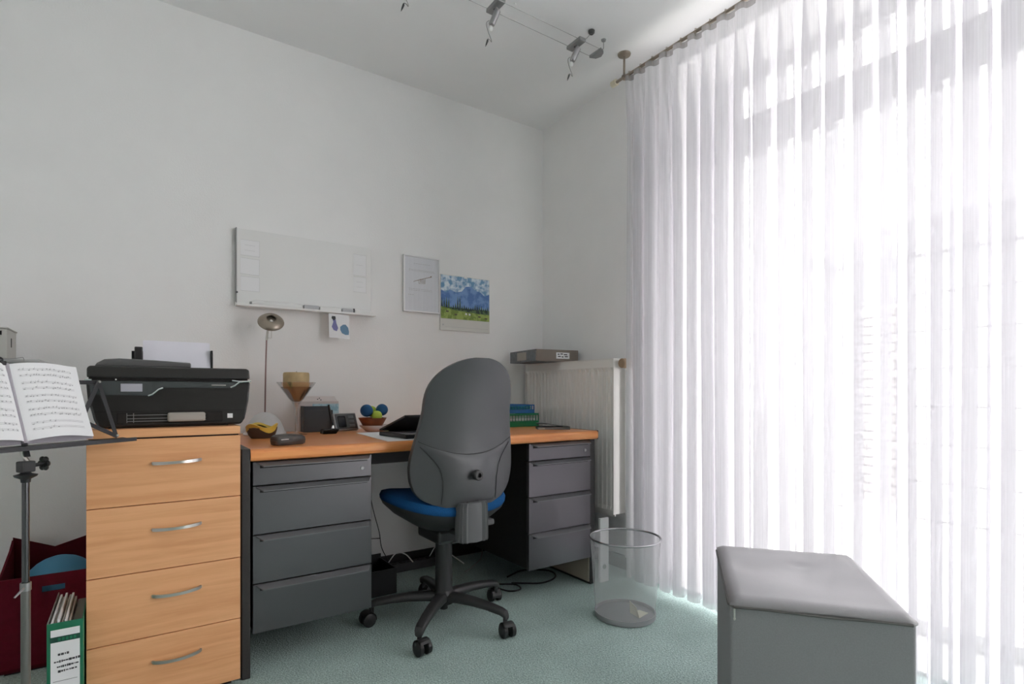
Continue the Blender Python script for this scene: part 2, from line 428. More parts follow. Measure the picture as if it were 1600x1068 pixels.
for i in range(NF):
    if folds[i] < -0.2: break
    q = None
    if hk is None:
        q = BM(); tube(q, [(-.004, 0, -.022), (-.011, 0, -.004), (-.009, 0, .008), (0, 0, .0105), (.008, 0, .006)], .0016, 6); hk = obj('curtain_hook', q, 'bronze_metal', None); o = hk
    else:
        o = hk.copy(); COL.objects.link(o)
    o.parent = ct; o.location = (-.012, folds[i] - 1.2 - .02, RAIL_Z)
rl = thing('curtain_rail', 'bronze metal curtain rail hung from the ceiling', 'curtain rail', (X_C - .012, 1.9, RAIL_Z))
q = BM(); tube(q, [(X_C - .012, 1.945, RAIL_Z), (X_C - .012, -1.8, RAIL_Z)], .0075, 10); obj('rail_tube', q, BRONZE, rl, smooth=True)
for yb in (1.885, 0.25, -1.6):
    q = BM(); tube(q, [(X_C - .012, yb, Z_C - .004), (X_C - .012, yb, RAIL_Z - .006)], .0055, 8)
    lathe(q, [(0, -.014), (.012, -.014), (.030, -.006), (.032, 0), (0, 0)], (X_C - .012, yb, Z_C - .001), 20)
    lathe(q, [(.011, -.008), (.014, -.004), (.014, .004), (.011, .008)], (X_C - .012, yb, RAIL_Z), 14, 'y')
    obj('ceiling_bracket', q, BRONZE, rl, smooth=True)
q = BM(); tube(q, [(X_C - .012, 1.965, RAIL_Z - .0), (X_C - .012, 1.935, RAIL_Z)], [.016, .016], 12); obj('rail_end_cap', q, CREAM, rl, smooth=True)

# ================================================================= RADIATOR
ra = thing('radiator', 'cream ribbed panel radiator on the window wall beside the desk', 'radiator', (2.02, 2.33, 0.30))
RX0, RX1, RY0, RY1, RZ0, RZ1 = 1.962, 2.068, 1.965, 2.70, 0.302, 1.083
q = BM()
n = 23; w = (RY1 - RY0 - .03) / n
prof = [(RY0, RX0 + .012)]
for k in range(n):
    y = RY0 + .015 + k * w
    prof += [(y + w * .10, RX0 + .0125), (y + w * .22, RX0 + .005), (y + w * .78, RX0 + .005), (y + w * .90, RX0 + .0125)]
prof += [(RY1, RX0 + .012)]
rows_ = []
for (z, off) in ((RZ0, .004), (RZ0 + .03, .0), (RZ0 + .05, None), (RZ1 - .06, None), (RZ1 - .04, .0), (RZ1, .002)):
    rows_.append([(px_ if off is None else RX0 + off, y, z) for (y, px_) in prof])
grid(q, rows_)
box(q, RX0 + .0135, RX0 + .02, RY0, RY1, RZ0, RZ1)
obj('front_panel', q, RADW, ra)
q = BM(); box(q, RX1 - .012, RX1, RY0, RY1, RZ0, RZ1 - .01, .003); obj('rear_panel', q, RADW, ra)
q = BM()
for k in range(24):
    y = RY0 + .02 + k * (RY1 - RY0 - .05) / 23
    box(q, RX0 + .022, RX1 - .014, y, y + .004, RZ0 + .03, RZ1 - .05)
obj('convector_fins', q, RADW, ra)
q = BM(); box(q, RX0 + .0, RX1 + .0, RY0 - .004, RY0 + .0, RZ0 + .01, RZ1 + .004, .001); box(q, RX0, RX1, RY1, RY1 + .004, RZ0 + .01, RZ1 + .004, .001)
box(q, RX0, RX0 + .015, RY0, RY1, RZ1 + .0005, RZ1 + .004); box(q, RX1 - .015, RX1, RY0, RY1, RZ1 + .0005, RZ1 + .004)
for k in range(18): box(q, RX0 + .015, RX1 - .015, RY0 + .02 + k * .039, RY0 + .032 + k * .039, RZ1 + .0005, RZ1 + .004)
obj('top_grille', q, RADW, ra)
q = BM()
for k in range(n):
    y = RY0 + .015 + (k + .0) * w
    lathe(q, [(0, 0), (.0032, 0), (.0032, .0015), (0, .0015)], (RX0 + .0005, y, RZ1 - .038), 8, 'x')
o = obj('spot_welds', q, mat('weld_dark_grey', (0.12, 0.115, 0.11, 1), 0.8), ra)  # small dark discs along the top of the front panel
o.location.x -= .0
q = BM(); tube(q, [(2.035, 1.925, .10), (2.035, 1.925, 1.03)], .021, 14); obj('riser_pipe', q, WHITE, ra, smooth=True)
q = BM(); tube(q, [(2.035, 1.925, .10), (2.035, 1.925, 0.0)], .010, 10); tube(q, [(2.0, 2.3, .30), (2.0, 2.3, 0.0)], .010, 10); obj('feed_pipe', q, WHITE, ra, smooth=True)
q = BM(); tube(q, [(2.035, 1.925, 1.03), (2.035, 1.925, 1.055), (2.02, 1.965, 1.06)], .012, 10); obj('valve', q, WHITE, ra, smooth=True)
q = BM(); lathe(q, [(0, -.002), (.019, -.002), (.0235, .002), (.0245, .03), (.0225, .048), (.018, .052), (0, .052)], (1.985, 1.93, 1.062), 18, 'x')
obj('thermostat_head', q, mat('tan_plastic', (0.30, 0.20, 0.12, 1), 0.45), ra, smooth=True)
# board leaning beside the radiator
q = BM(); box(q, 1.858, 1.915, 1.945, 1.96, 0.0, 0.31, .003)
bd = thing('offcut_board', 'narrow white board with a round hole standing under the radiator end', 'board', (1.886, 1.95, 0))
obj('board', q, WHITE, bd)
q = BM(); lathe(q, [(0, .0), (.011, .0), (.011, .003), (.007, .003), (.007, .0015), (0, .0015)], (1.884, 1.945, .075), 16, 'y'); obj('hole_grommet', q, LAMPMETAL, bd)
# binder lying on the radiator
bx = thing('lying_binder', 'grey cardboard ring binder lying flat on top of the radiator', 'binder', (1.97, 2.52, RZ1 + .005), math.radians(-8))
BZ = RZ1 + .0055
def rb(name, x0, x1, y0, y1, z0, z1, m, bev=.002, parent=bx):
    q = BM(); box(q, x0, x1, y0, y1, z0, z1, bev); return obj(name, q, m, parent)
INV.pop(bx.name)
CARDG = mat('grey_marbled_card', (0.15, 0.165, 0.18, 1), 0.6, noise=0.2, nscale=60)
rb('cover_board', -.145, .125, -.155, .155, 0, .003, CARDG); rb('cover_board', -.145, .125, -.155, .155, .062, .065, CARDG)
sp = rb('spine', -.145, .125, -.158, -.154, 0, .065, mat('brown_spine', (0.21, 0.175, 0.15, 1), 0.6))
rb('spine_label', -.02, .065, -.1595, -.158, .016, .05, PAPER, .0, sp)
q = BM()
for (x, z, l) in ((-.012, .04, .012), (.006, .042, .016), (.028, .039, .022), (-.01, .028, .018), (.014, .026, .012), (.034, .028, .02)):
    box(q, x, x + l, -.1602, -.1594, z - .003, z + .003)
obj('label_writing', q, INK, sp)
rb('page_block', -.135, .12, -.14, .15, .004, .058, PAPER, .001)
fs = rb('fore_edge_side', -.149, -.1455, -.155, .155, 0.0, .065, CARDG)
rb('edge_label', -.1505, -.149, -.05, .06, .01, .055, mat('dull_beige', (0.4, 0.37, 0.33, 1), .7), 0, fs)

# ================================================================= DESK
DT = 0.735
dk = thing('desk', 'long desk with an orange beech top and dark side panels', 'desk', (1.07, 2.32, 0))
q = BM()
pr = [(1.935 + .012, DT - .04), (1.935 + .003, DT - .036), (1.935, DT - .028), (1.935, DT - .012), (1.935 + .003, DT - .004), (1.935 + .012, DT), (2.712, DT), (2.712, DT - .04)]
prism(q, pr, 'x', .3155, 1.834); obj('desktop', q, DESKWOOD, dk)
q = BM(); box(q, .289, .3145, 1.937, 2.71, 0, DT + .002, .002); obj('end_panel', q, DARKPANEL, dk)
q = BM(); box(q, 1.806, 1.838, 1.962, 2.71, 0, DT - .041, .002); e2 = obj('end_panel', q, DARKPANEL, dk)
q = BM(); box(q, 1.802, 1.8058, 1.966, 2.70, 0.012, DT - .045, .0005); obj('panel_lining', q, mat('beige_lining', (0.42, 0.37, 0.30, 1), 0.6), e2)
q = BM(); box(q, 1.8345, 1.838, 1.938, 2.712, DT - .04, DT + .001, .0005); obj('edge_strip', q, DARKPANEL, dk)
q = BM(); box(q, .33, 1.80, 2.66, 2.675, .56, DT - .041); obj('back_rail', q, DARKPANEL, dk)
def pedestal(name, label, x0, x1):
    t = thing(name, label, 'drawer unit', ((x0 + x1) / 2, 2.3, .13))
    zb, zt = .131, DT - .041
    q = BM(); box(q, x0 + .003, x1 - .003, 1.972, 2.62, zb + .004, zt - .002, .002); obj('body', q, BLACKPANEL, t)
    cuts = [zt - .001, .613, .453, .293, zb]
    for k in range(4):
        zt_, zb_ = cuts[k] - .0015, cuts[k + 1] + .0015
        q = BM(); box(q, x0, x1, 1.952, 1.971, zb_, zt_, .0015, 1); d = obj('drawer_front', q, DRAWERG, t)
        # angled pull lip, recessed at both ends
        q = BM()
        a, c = x0 + .010, x1 - .006
        V = [(a, 1.9515, zt_ - .0015), (c, 1.9515, zt_ - .0015), (c - .014, 1.924, zt_ - .011), (a + .018, 1.924, zt_ - .011)]
        Wv = [(p[0], p[1], p[2] - .0035) for p in V]
        A = [q.verts.new(p) for p in V]; Bv = [q.verts.new(p) for p in Wv]
        q.faces.new(A); q.faces.new(list(reversed(Bv)))
        for i in range(4): q.faces.new([A[i], A[(i + 1) % 4], Bv[(i + 1) % 4], Bv[i]])
        obj('pull_lip', q, DRAWERL, d)
        q = BM(); box(q, a + .012, c - .01, 1.9512, 1.9525, zt_ - .021, zt_ - .004); obj('lip_shadow', q, DARKGAP, d)  # dark strip on the drawer front paints the shadow below the lip
        if k == 0:
            q = BM(); lathe(q, [(0, 0), (.007, 0), (.007, .003), (.005, .004), (0, .004)], (x1 - .035, 1.952, (zt_ + zb_) / 2 - .008), 14, 'y'); obj('lock', q, LAMPMETAL, d)
    # castor-free mounting rails up to the desktop
    q = BM(); box(q, x0 + .03, x0 + .06, 2.0, 2.6, zt - .002, DT - .0405); box(q, x1 - .06, x1 - .03, 2.0, 2.6, zt - .002, DT - .0405); obj('mounting_rail', q, BLACKPANEL, t)
    return t
pedestal('drawer_pedestal', 'dark grey four drawer pedestal under the desk end by the wooden chest', .3235, .7225)
pedestal('drawer_pedestal', 'grey four drawer pedestal under the desk end by the radiator', 1.437, 1.8)

# ================================================================= WOODEN CHEST
ch = thing('drawer_chest', 'tall beech chest of four drawers with bowed steel handles', 'chest of drawers', (.09, 2.15, 0))
CX0, CX1, CY0, CY1 = -.102, .280, 1.902, 2.40
q = BM(); box(q, CX0 + .002, CX1 - .002, CY0 + .02, CY1, .026, .786, .001); obj('carcass', q, CHESTWOOD, ch)
q = BM(); box(q, CX0 + .02, CX1 - .02, CY0 + .04, CY1, 0, .026); obj('plinth', q, DARKGAP, ch)
q = BM(); box(q, CX0, CX1, CY0, CY1, .790, .814, .0015); obj('top_board', q, CHESTWOOD, ch)
q = BM(); box(q, CX0 + .004, CX1 - .004, CY0 + .01, CY1 - .01, .785, .791); obj('shadow_gap', q, DARKGAP, ch)
cuts = [.7865, .5966, .404, .214, .0235]
for k in range(4):
    zt_, zb_ = cuts[k] - .0012, cuts[k + 1] + .0012
    q = BM(); box(q, CX0, CX1, CY0, CY0 + .0185, zb_, zt_, .0008, 1); d = obj('drawer_front', q, CHESTWOOD, ch)
    # bowed handle
    zc = (zt_ + zb_) / 2 + .024
    xm = (CX0 + CX1) / 2 + .022
    pts = []
    for i in range(15):
        u = i / 14 * 2 - 1
        pts.append((xm + .062 * u, CY0 - .004 - .026 * (1 - u * u) ** .8, zc + .002 * u))
    q = BM()
    R = []
    for i, p in enumerate(pts):
        hh = .0042 - .0004 * math.cos(PI * (i / 14 * 2 - 1))
        R.append([(p[0], p[1] - .0022, p[2] - hh), (p[0], p[1] - .0022, p[2] + hh), (p[0], p[1] + .0022, p[2] + hh), (p[0], p[1] + .0022, p[2] - hh)])
    V = grid(q, R, True); q.faces.new(V[0]); q.faces.new(list(reversed(V[-1])))
    for u in (-1, 1):
        tube(q, [(xm + .06 * u, CY0 - .0045, zc + .002 * u), (xm + .06 * u, CY0 + .0005, zc + .002 * u)], .004, 8)
    obj('handle', q, STEEL, d, smooth=True)

# ================================================================= PRINTER
pr_ = thing('printer', 'black inkjet printer with paper feeder standing on the beech chest', 'printer', (.106, 2.14, .814))
def bevmod(o, w=.004, s=2):
    m = o.modifiers.new('bevel', 'BEVEL'); m.width = w; m.segments = s; m.limit_method = 'ANGLE'; m.angle_limit = math.radians(35); return o
PF = 1.952
q = BM(); prism(q, [(-.078, .8175), (.290, .8175), (.301, .835), (.312, .89), (.317, .953), (-.106, .953), (-.102, .90), (-.088, .84)], 'y', PF, 2.30); bevmod(obj('body', q, PRINTBODY, pr_), .006)
q = BM(); box(q, -.055, .255, PF + .02, 2.25, .814, .8185); obj('foot_rail', q, BLACKPL, pr_)
q = BM(); prism(q, [(-.104, .961), (.316, .961), (.314, .990), (.305, .9945), (-.098, .9945), (-.104, .988)], 'y', PF + .002, 2.27); bevmod(obj('scanner_lid', q, PRINTLID, pr_), .004)
q = BM(); box(q, -.10, .31, PF + .008, 2.25, .952, .962); obj('lid_gap', q, DARKGAP, pr_)
q = BM(); prism(q, [(-.088, .9947), (.153, .9947), (.153, 1.008), (.150, 1.010), (.06, 1.0155), (-.03, 1.0185), (-.065, 1.015), (-.082, 1.004)], 'y', PF + .03, 2.20); bevmod(obj('document_feeder', q, PRINTADF, pr_), .004)
q = BM()
prism(q, [(-.098, .951), (-.094, .912), (.040, .909), (.050, .913), (.066, .928), (.078, .9325), (.245, .9325), (.258, .935), (.282, .950), (.285, .951)], 'y', PF - .007, PF + .0)
cp = obj('control_panel', q, PRINTPANEL, pr_)
q = BM(); box(q, -.026, .026, PF - .0085, PF - .007, .921, .944, .0005, 1); obj('touch_screen', q, mat('screen_lilac', (0.42, 0.41, 0.46, 1), 0.25), cp)
q = BM(); box(q, .205, .245, PF - .0078, PF - .007, .9395, .9425); obj('logo_lettering', q, STEEL, cp)
q = BM(); lathe(q, [(0, 0), (.0022, 0), (.0022, .001), (0, .001)], (-.037, PF + .001, .956), 8, 'y'); obj('power_light', q, WHITE, pr_)
q = BM()
tube(q, [(.040, PF - .008, .9085), (.050, PF - .008, .9125), (.066, PF - .008, .9275), (.077, PF - .008, .932)], .0024, 6)
tube(q, [(.258, PF - .008, .934), (.270, PF - .008, .940), (.284, PF - .008, .9515), (.318, PF - .003, .955)], .0026, 6)
tube(q, [(.262, PF - .008, .956), (.284, PF - .006, .9535), (.318, PF - .003, .9545)], .0022, 6)
tube(q, [(-.108, PF - .003, .955), (-.092, PF - .006, .954)], .0024, 6)
obj('silver_trim', q, CHROME, pr_, smooth=True)
q = BM(); box(q, -.085, .305, PF - .0008, PF + .003, .8625, .8638); obj('front_seam', q, DARKGAP, pr_)
q = BM(); box(q, -.036, .238, PF - .0015, PF + .01, .826, .861, .004); sl = obj('output_slot', q, DARKGAP, pr_)
q = BM()
for z in (.834, .842, .852): box(q, -.012, .19, PF - .004, PF - .001, z - .0008, z + .0008)
for x in (-.012, .004): box(q, x, x + .0016, PF - .004, PF - .001, .83, .858)
obj('tray_rail', q, LAMPMETAL, sl)
q = BM(); box(q, .088, .188, PF - .016, PF - .002, .831, .8585, .006); obj('tray_grip', q, mat('taupe_plastic', (0.36, 0.33, 0.30, 1), 0.5), sl)
q = BM(); box(q, .250, .265, PF - .0012, PF + .001, .838, .852); obj('sticker', q, PAPER, pr_)
q = BM(); V = [(.032, 2.235, .99), (.233, 2.235, .99), (.233, 2.275, 1.096), (.032, 2.275, 1.096)]
quad(q, *V); obj('paper_stack', q, mat('lilac_paper', (0.80, 0.79, 0.86, 1), .8), pr_, solid=.006)
q = BM(); box(q, .008, .031, 2.235, 2.26, .985, 1.072, .003); box(q, .2335, .240, 2.235, 2.262, .985, 1.068, .002); box(q, .0, .245, 2.28, 2.287, .985, 1.06); obj('paper_guide', q, BLACKPL, pr_)

# ================================================================= MUSIC STAND AND BOOK
ms = thing('music_stand', 'black folding music stand in front of the beech chest', 'music stand', (-.2054, 1.7208, 0), math.radians(40.1), worldco=False)
TH = math.radians(18.7); LZ = .797
def mp(x, v, f=0.0):
    """point on the tilted desk: x along the lip, v up the slope, f toward the reader"""
    return (x, v * math.sin(TH) - f * math.cos(TH), LZ + v * math.cos(TH) + f * math.sin(TH))
STANDB = mat('stand_black', (0.03, 0.03, 0.033, 1), 0.4, metal=0.3)
q = BM()
def bar(q, a, c, w=.011, t=.002):
    a, c = Vector(a), Vector(c); d = (c - a).normalized(); n = Vector((0, -math.cos(TH), math.sin(TH))); s_ = d.cross(n).normalized()
    V = [a + s_ * w / 2 * i + n * t / 2 * j for i, j in ((-1, -1), (1, -1), (1, 1), (-1, 1))]; W_ = [p + (c - a) for p in V]
    A = [q.verts.new(p) for p in V]; B_ = [q.verts.new(p) for p in W_]
    q.faces.new(A); q.faces.new(list(reversed(B_)))
    for i in range(4): q.faces.new([A[i], A[(i + 1) % 4], B_[(i + 1) % 4], B_[i]])
for sx in (-1, 1):
    for (a, c, f) in (((.224, .0), (.213, .158), 0), ((.213, .160), (.145, .06), .003), ((.224, .0), (.08, .085), .003), ((.213, .158), (.02, .158), -.003), ((.145, .06), (.05, .13), 0)):
        q = BM(); bar(q, mp(sx * a[0], a[1], f), mp(sx * c[0], c[1], f)); obj('desk_bar', q, STANDB, ms)
    q = BM()
    for p in ((.224, .002), (.213, .158)):
        sphere(q, mp(sx * p[0], p[1], .004), .004, 8)
    obj('rivet', q, STEEL, ms)
    q = BM(); A_ = [(sx * .0, -.042, LZ - .010), (sx * .247, -.042, LZ - .010), (sx * .247, .006, LZ - .004), (sx * .0, .006, LZ - .004)]
    quad(q, *A_); obj('lip_ledge', q, STANDB, ms, solid=.002)
    q = BM(); box(q, min(0, sx * .247), max(0, sx * .247), -.044, -.041, LZ - .012, LZ - .002); obj('lip_edge', q, STANDB, ms)
q = BM(); bar(q, mp(0, -.03, -.004), mp(0, .19, -.004), .012, .003); obj('centre_bar', q, STANDB, ms)
q = BM(); tube(q, [(0, .012, LZ - .008), (0.004, .012, LZ - .03), (.010, .006, LZ - .045)], .0055, 8); obj('neck', q, STEEL, ms, smooth=True)
q = BM(); box(q, -.013, .016, -.010, .014, LZ - .066, LZ - .040, .003); obj('clamp_block', q, BLACKPL, ms)
q = BM(); tube(q, [(.014, 0, LZ - .052), (.042, 0, LZ - .050)], .0045, 8)
for k in range(6): 
    a = k * PI / 3; sphere(q, (.040, .011 * math.cos(a), LZ - .050 + .011 * math.sin(a)), .0075, 8, (.7, 1, 1))
obj('clamp_knob', q, BLACKPL, ms, smooth=True)
q = BM(); lathe(q, [(.009, -.018), (.010, -.010), (.021, -.004), (.023, 0), (.012, .003), (.009, .006), (0, .006)], (0, 0, LZ - .072), 18); obj('collar', q, STANDB, ms, smooth=True)
q = BM(); tube(q, [(0, 0, .44), (0, 0, LZ - .07)], .0072, 12); obj('upper_tube', q, mat('dark_chrome', (0.10, 0.10, 0.105, 1), 0.25, metal=.9), ms, smooth=True)
q = BM(); tube(q, [(0, 0, .05), (0, 0, .46)], .0092, 12); obj('lower_tube', q, mat('grey_tube', (0.22, 0.21, 0.20, 1), 0.3, metal=.7), ms, smooth=True)
q = BM(); lathe(q, [(.0095, -.010), (.0108, -.009), (.0108, .009), (.0095, .010)], (0, 0, .462), 14); tube(q, [(-.008, -.008, .462), (-.022, -.016, .458), (-.036, -.02, .450)], [.002, .0028, .002], 6); obj('height_clamp', q, LAMPMETAL, ms, smooth=True)
for k in range(3):
    a = math.radians(200 + 120 * k)
    q = BM(); tube(q, [(.01 * math.cos(a), .01 * math.sin(a), .19), (.20 * math.cos(a), .20 * math.sin(a), .009)], .005, 8)
    tube(q, [(.008 * math.cos(a), .008 * math.sin(a), .07), (.09 * math.cos(a), .09 * math.sin(a), .108)], .0035, 6); lg = obj('leg', q, STANDB, ms, smooth=True)
    q = BM(); sphere(q, (.20 * math.cos(a), .20 * math.sin(a), .010), .010, 10); obj('rubber_foot', q, BLACKPL, lg, smooth=True)
bk = thing('music_book', 'open music score book resting on the music stand', 'sheet music', (-.2054, 1.7208, 0), math.radians(40.1), worldco=False)
def page(sx, w, h, x0):
    rows_ = []
    for j in range(9):
        v = .004 + h * j / 8; r = []
        for i in range(13):
            u = i / 12
            f = .010 + .016 * math.sin(PI * min(1, u * 1.15)) ** .8 * (1 - .5 * u) + .003 * math.sin(3 * u + j * .4)
            if u < .03: f = .008
            r.append(mp(x0 + sx * w * u, v + .004 * math.sin(PI * u), f))
        rows_.append(r)
    return rows_
def page_pt(sx, w, h, x0, u, v, lift=.0006):
    f = .010 + .016 * math.sin(PI * min(1, u * 1.15)) ** .8 * (1 - .5 * u) + .003 * math.sin(3 * u + (v * 8) * .4) + lift
    return mp(x0 + sx * w * u, .004 + h * v + .004 * math.sin(PI * u), f)
for sx in (1, -1):
    q = BM(); grid(q, page(sx, .160, .192, -.005)); pg = obj('page', q, PAPER, bk, smooth=True)
    q = BM()
    rr = random.Random(3 + sx)
    for st in range(10):
        v0 = .93 - st * .088 - (.012 if st % 2 == 0 else 0)
        for ln in range(3):
            v = v0 - ln * .011
            pts = [page_pt(sx, .160, .192, -.005, .09 + .80 * i / 10, v) for i in range(11)]
            grid(q, [[(p[0], p[1], p[2] - .00022) for p in pts], [(p[0], p[1], p[2] + .00022) for p in pts]])
    pl_ = obj('printed_staves', q, GREYINK, pg, recalc=False)
    q = BM()
    for st in range(10):
        v0 = .93 - st * .088 - (.012 if st % 2 == 0 else 0)
        u = .10
        while u < (.9 if st < 8 else .45):
            v = v0 - rr.uniform(0, .026); s_ = rr.uniform(.0035, .006)
            a = page_pt(sx, .160, .192, -.005, u, v, .0009); c = page_pt(sx, .160, .192, -.005, u + s_ / .16 * .7, v, .0009)
            quad(q, (a[0], a[1], a[2] - .0012), (c[0], c[1], c[2] - .0012), (c[0], c[1], c[2] + .0012), (a[0], a[1], a[2] + .0012))
            if rr.random() < .6:
                quad(q, (c[0] - .0004, c[1], c[2]), (c[0], c[1], c[2]), (c[0], c[1], c[2] + .005), (c[0] - .0004, c[1], c[2] + .005))
            u += rr.choice((.035, .05, .07, .1))
    obj('printed_notes', q, GREYINK, pg, recalc=False)
q = BM(); tube(q, [mp(-.005, .0, .006), mp(-.005, .198, .006)], .006, 8); obj('spine', q, mat('lilac_grey_card', (0.38, 0.36, 0.40, 1), .7), bk, smooth=True)
q = BM()
for sx in (1, -1):
    quad(q, mp(-.005, .0, .002), mp(-.005 + sx * .163, .0, .002), mp(-.005 + sx * .163, .197, .004), mp(-.005, .197, .002))
obj('cover', q, mat('lilac_grey_card', (0.38, 0.36, 0.40, 1), .7), bk, solid=.0015)
cl = thing('page_clip', 'small black clip with wire page holders on top of the music book', 'clip', (-.2054, 1.7208, 0), math.radians(40.1), worldco=False)
q = BM(); P = Vector(mp(-.02, .205, .012)); sphere(q, P, .008, 10); sphere(q, P + Vector((-.012, 0, .006)), .007, 10); box(q, P.x - .014, P.x + .012, P.y - .006, P.y + .006, P.z - .012, P.z - .002, .002); obj('clip_body', q, BLACKPL, cl, smooth=True)
q = BM(); tube(q, [P, mp(.035, .216, .008), mp(.036, .208, .008), mp(-.01, .206, .010)], .0009, 6); obj('wire_arm', q, LAMPMETAL, cl)

# ================================================================= SHELF AND ARCHIVE BOX (left edge)
q = BM(); box(q, -.95, -.255, 2.44, 2.73, 1.020, 1.030, .002); 
ws = tag(obj('wall_shelf', q, mat('grey_shelf', (0.52, 0.52, 0.52, 1), .5)), 'thin grey wall shelf carrying the archive box', 'shelf')
ab = thing('archive_box', 'pale grey archive box with a finger slot on the wall shelf', 'box', (-.40, 2.53, 1.031))
q = BM(); box(q, -.47, -.339, 2.45, 2.628, 1.031, 1.129, .002); obj('box_body', q, mat('grey_card', (0.52, 0.51, 0.48, 1), .8), ab)
q = BM(); box(q, -.474, -.336, 2.446, 2.632, 1.1295, 1.134, .002); obj('box_lid', q, mat('grey_card', (0.52, 0.51, 0.48, 1), .8), ab)
q = BM(); box(q, -.3392, -.3384, 2.52, 2.535, 1.072, 1.103); obj('finger_slot', q, DARKGAP, ab)
q = BM(); box(q, -.47, -.352, 2.4492, 2.4502, 1.108, 1.122); obj('front_slot', q, DARKGAP, ab)

# ================================================================= BURGUNDY BASKET, BALL, BINDER
bs = thing('felt_basket', 'burgundy felt basket with cut-out handles behind the music stand', 'basket', (-.24, 2.50, 0))
def panel(name, P, holes=None, m=REDFELT):
    """flat panel from outline points, thickened"""
    q = BM(); vs = [q.verts.new(p) for p in P]; q.faces.new(vs); return obj(name, q, m, bs, solid=.006)
# front panel with a real slot: four strips around it
fy = 2.395
q = BM()
xs = [-.352, -.245, -.185, -.125]; zs_ = [.02, .255, .275, .312]
for i in range(3):
    for j in range(3):
        if i == 1 and j == 1: continue
        quad(q, (xs[i], fy, zs_[j]), (xs[i + 1], fy, zs_[j]), (xs[i + 1], fy, zs_[j + 1]), (xs[i], fy, zs_[j + 1]))
bmesh.ops.remove_doubles(q, verts=q.verts, dist=1e-5)
obj('front_panel', q, REDFELT, bs, solid=.006)
panel('side_panel', [(-.352, fy, .02), (-.352, 2.66, .02), (-.352, 2.66, .385), (-.352, 2.60, .36), (-.352, 2.46, .325), (-.352, fy, .312)])
panel('side_panel', [(-.125, fy, .02), (-.125, 2.66, .02), (-.125, 2.66, .365), (-.125, 2.56, .33), (-.125, 2.46, .30), (-.125, fy, .312)])
panel('back_panel', [(-.352, 2.66, .02), (-.125, 2.66, .02), (-.125, 2.66, .378), (-.235, 2.66, .345), (-.352, 2.66, .395)], m=REDIN)
q = BM(); box(q, -.352, -.125, fy, 2.66, .008, .02); obj('bottom_panel', q, REDIN, bs)
q = BM(); box(q, -.34, -.135, fy + .01, 2.65, 0, .008); obj('foot_board', q, BLACKPANEL, bs)
q = BM(); sphere(q, (-.208, 2.525, .232), .108, 28); tag(obj('rubber_ball', q, BALLBLUE, smooth=True), 'pale blue rubber ball lying in the burgundy basket', 'ball')
fb = thing('file_binder', 'green lever arch binder with a handwritten spine label on the floor', 'binder', (-.1435, 2.0, 0))
q = BM(); box(q, -.181, -.106, 1.858, 1.861, 0, .318, .001); spn = obj('spine', q, BINDGREEN, fb)
q = BM(); box(q, -.181, -.1785, 1.861, 2.14, 0, .318, .001); obj('cover_board', q, mat('marbled_grey_card', (0.30, 0.29, 0.28, 1), .7, noise=.3, nscale=120), fb)
q = BM(); box(q, -.1085, -.106, 1.861, 2.14, 0, .318, .001); obj('cover_board', q, BINDGREEN, fb)
q = BM(); box(q, -.173, -.113, 1.8565, 1.858, .04, .300); lb = obj('spine_label', q, PAPER, spn)
q = BM(); box(q, -.1732, -.1128, 1.8555, 1.8565, .268, .282); obj('label_band', q, GREENDK, spn)
q = BM()
for k in range(5): box(q, -.158 + k * .008, -.1525 + k * .008, 1.8548, 1.8556, .271, .279)
obj('band_lettering', q, BINDGREEN, spn)
q = BM(); rr = random.Random(5)
for (z, x0, x1) in ((.236, -.158, -.135), (.218, -.166, -.114), (.204, -.160, -.116), (.192, -.158, -.122)):
    x = x0
    while x < x1:
        w_ = rr.uniform(.002, .006); hh = rr.uniform(.0012, .0032); dz = (x + .14) * .06
        box(q, x, x + w_, 1.8556, 1.8564, z + dz - hh, z + dz + hh); x += w_ + rr.uniform(.0006, .002)
box(q, -.168, -.118, 1.8556, 1.8564, .1655, .1662)
obj('label_handwriting', q, INK, spn)
for k, (x, dz) in enumerate(((-.172, .004), (-.166, -.002), (-.159, .010), (-.151, .000), (-.144, .006), (-.137, -.004))):
    q = BM(); box(q, x - .002, x + .0028, 1.866 + .002 * k, 2.12 - .006 * (k % 3), .012, .312 + dz, .0005, 1); obj('paper_sheaf', q, [PAPER, mat('buff_paper', (0.45, 0.41, 0.36, 1), .8)][k % 2], fb)
q = BM(); box(q, -.131, -.112, 1.880, 2.10, .012, .30); obj('dark_divider', q, mat('grey_brown_card', (0.20, 0.185, 0.17, 1), .8), fb)

# ================================================================= OFFICE CHAIR
cc = (1.035, 1.985)
oc = thing('office_chair', 'grey backed swivel office chair with blue seat pulled up to the desk', 'office chair', (cc[0], cc[1], 0), worldco=False)
def lerp_tab(T, z):
    if z <= T[0][0]: return T[0][1]
    for (a, va), (c, vc) in zip(T, T[1:]):
        if z <= c: 
            t = (z - a) / (c - a); return va + (vc - va) * t
    return T[-1][1]
HW = [(.500, .085), (.506, .125), (.515, .150), (.535, .183), (.56, .203), (.60, .216), (.64, .2195), (.68, .2165), (.72, .209), (.77, .198), (.82, .188), (.87, .181), (.91, .175), (.94, .167), (.965, .155), (.99, .137), (1.01, .115), (1.025, .09), (1.036, .062), (1.042, .035)]
BASEY = [(.50, -.222), (.56, -.232), (.62, -.234), (.68, -.230), (.76, -.232), (.86, -.246), (.95, -.266), (1.045, -.300)]
def back_y(x, z):
    hw = max(lerp_tab(HW, z), .05)
    wrap = .062 + .02 * max(0, min(1, (.75 - z) / .2))
    return lerp_tab(BASEY, z) + wrap * (x / .22) ** 2 + .0
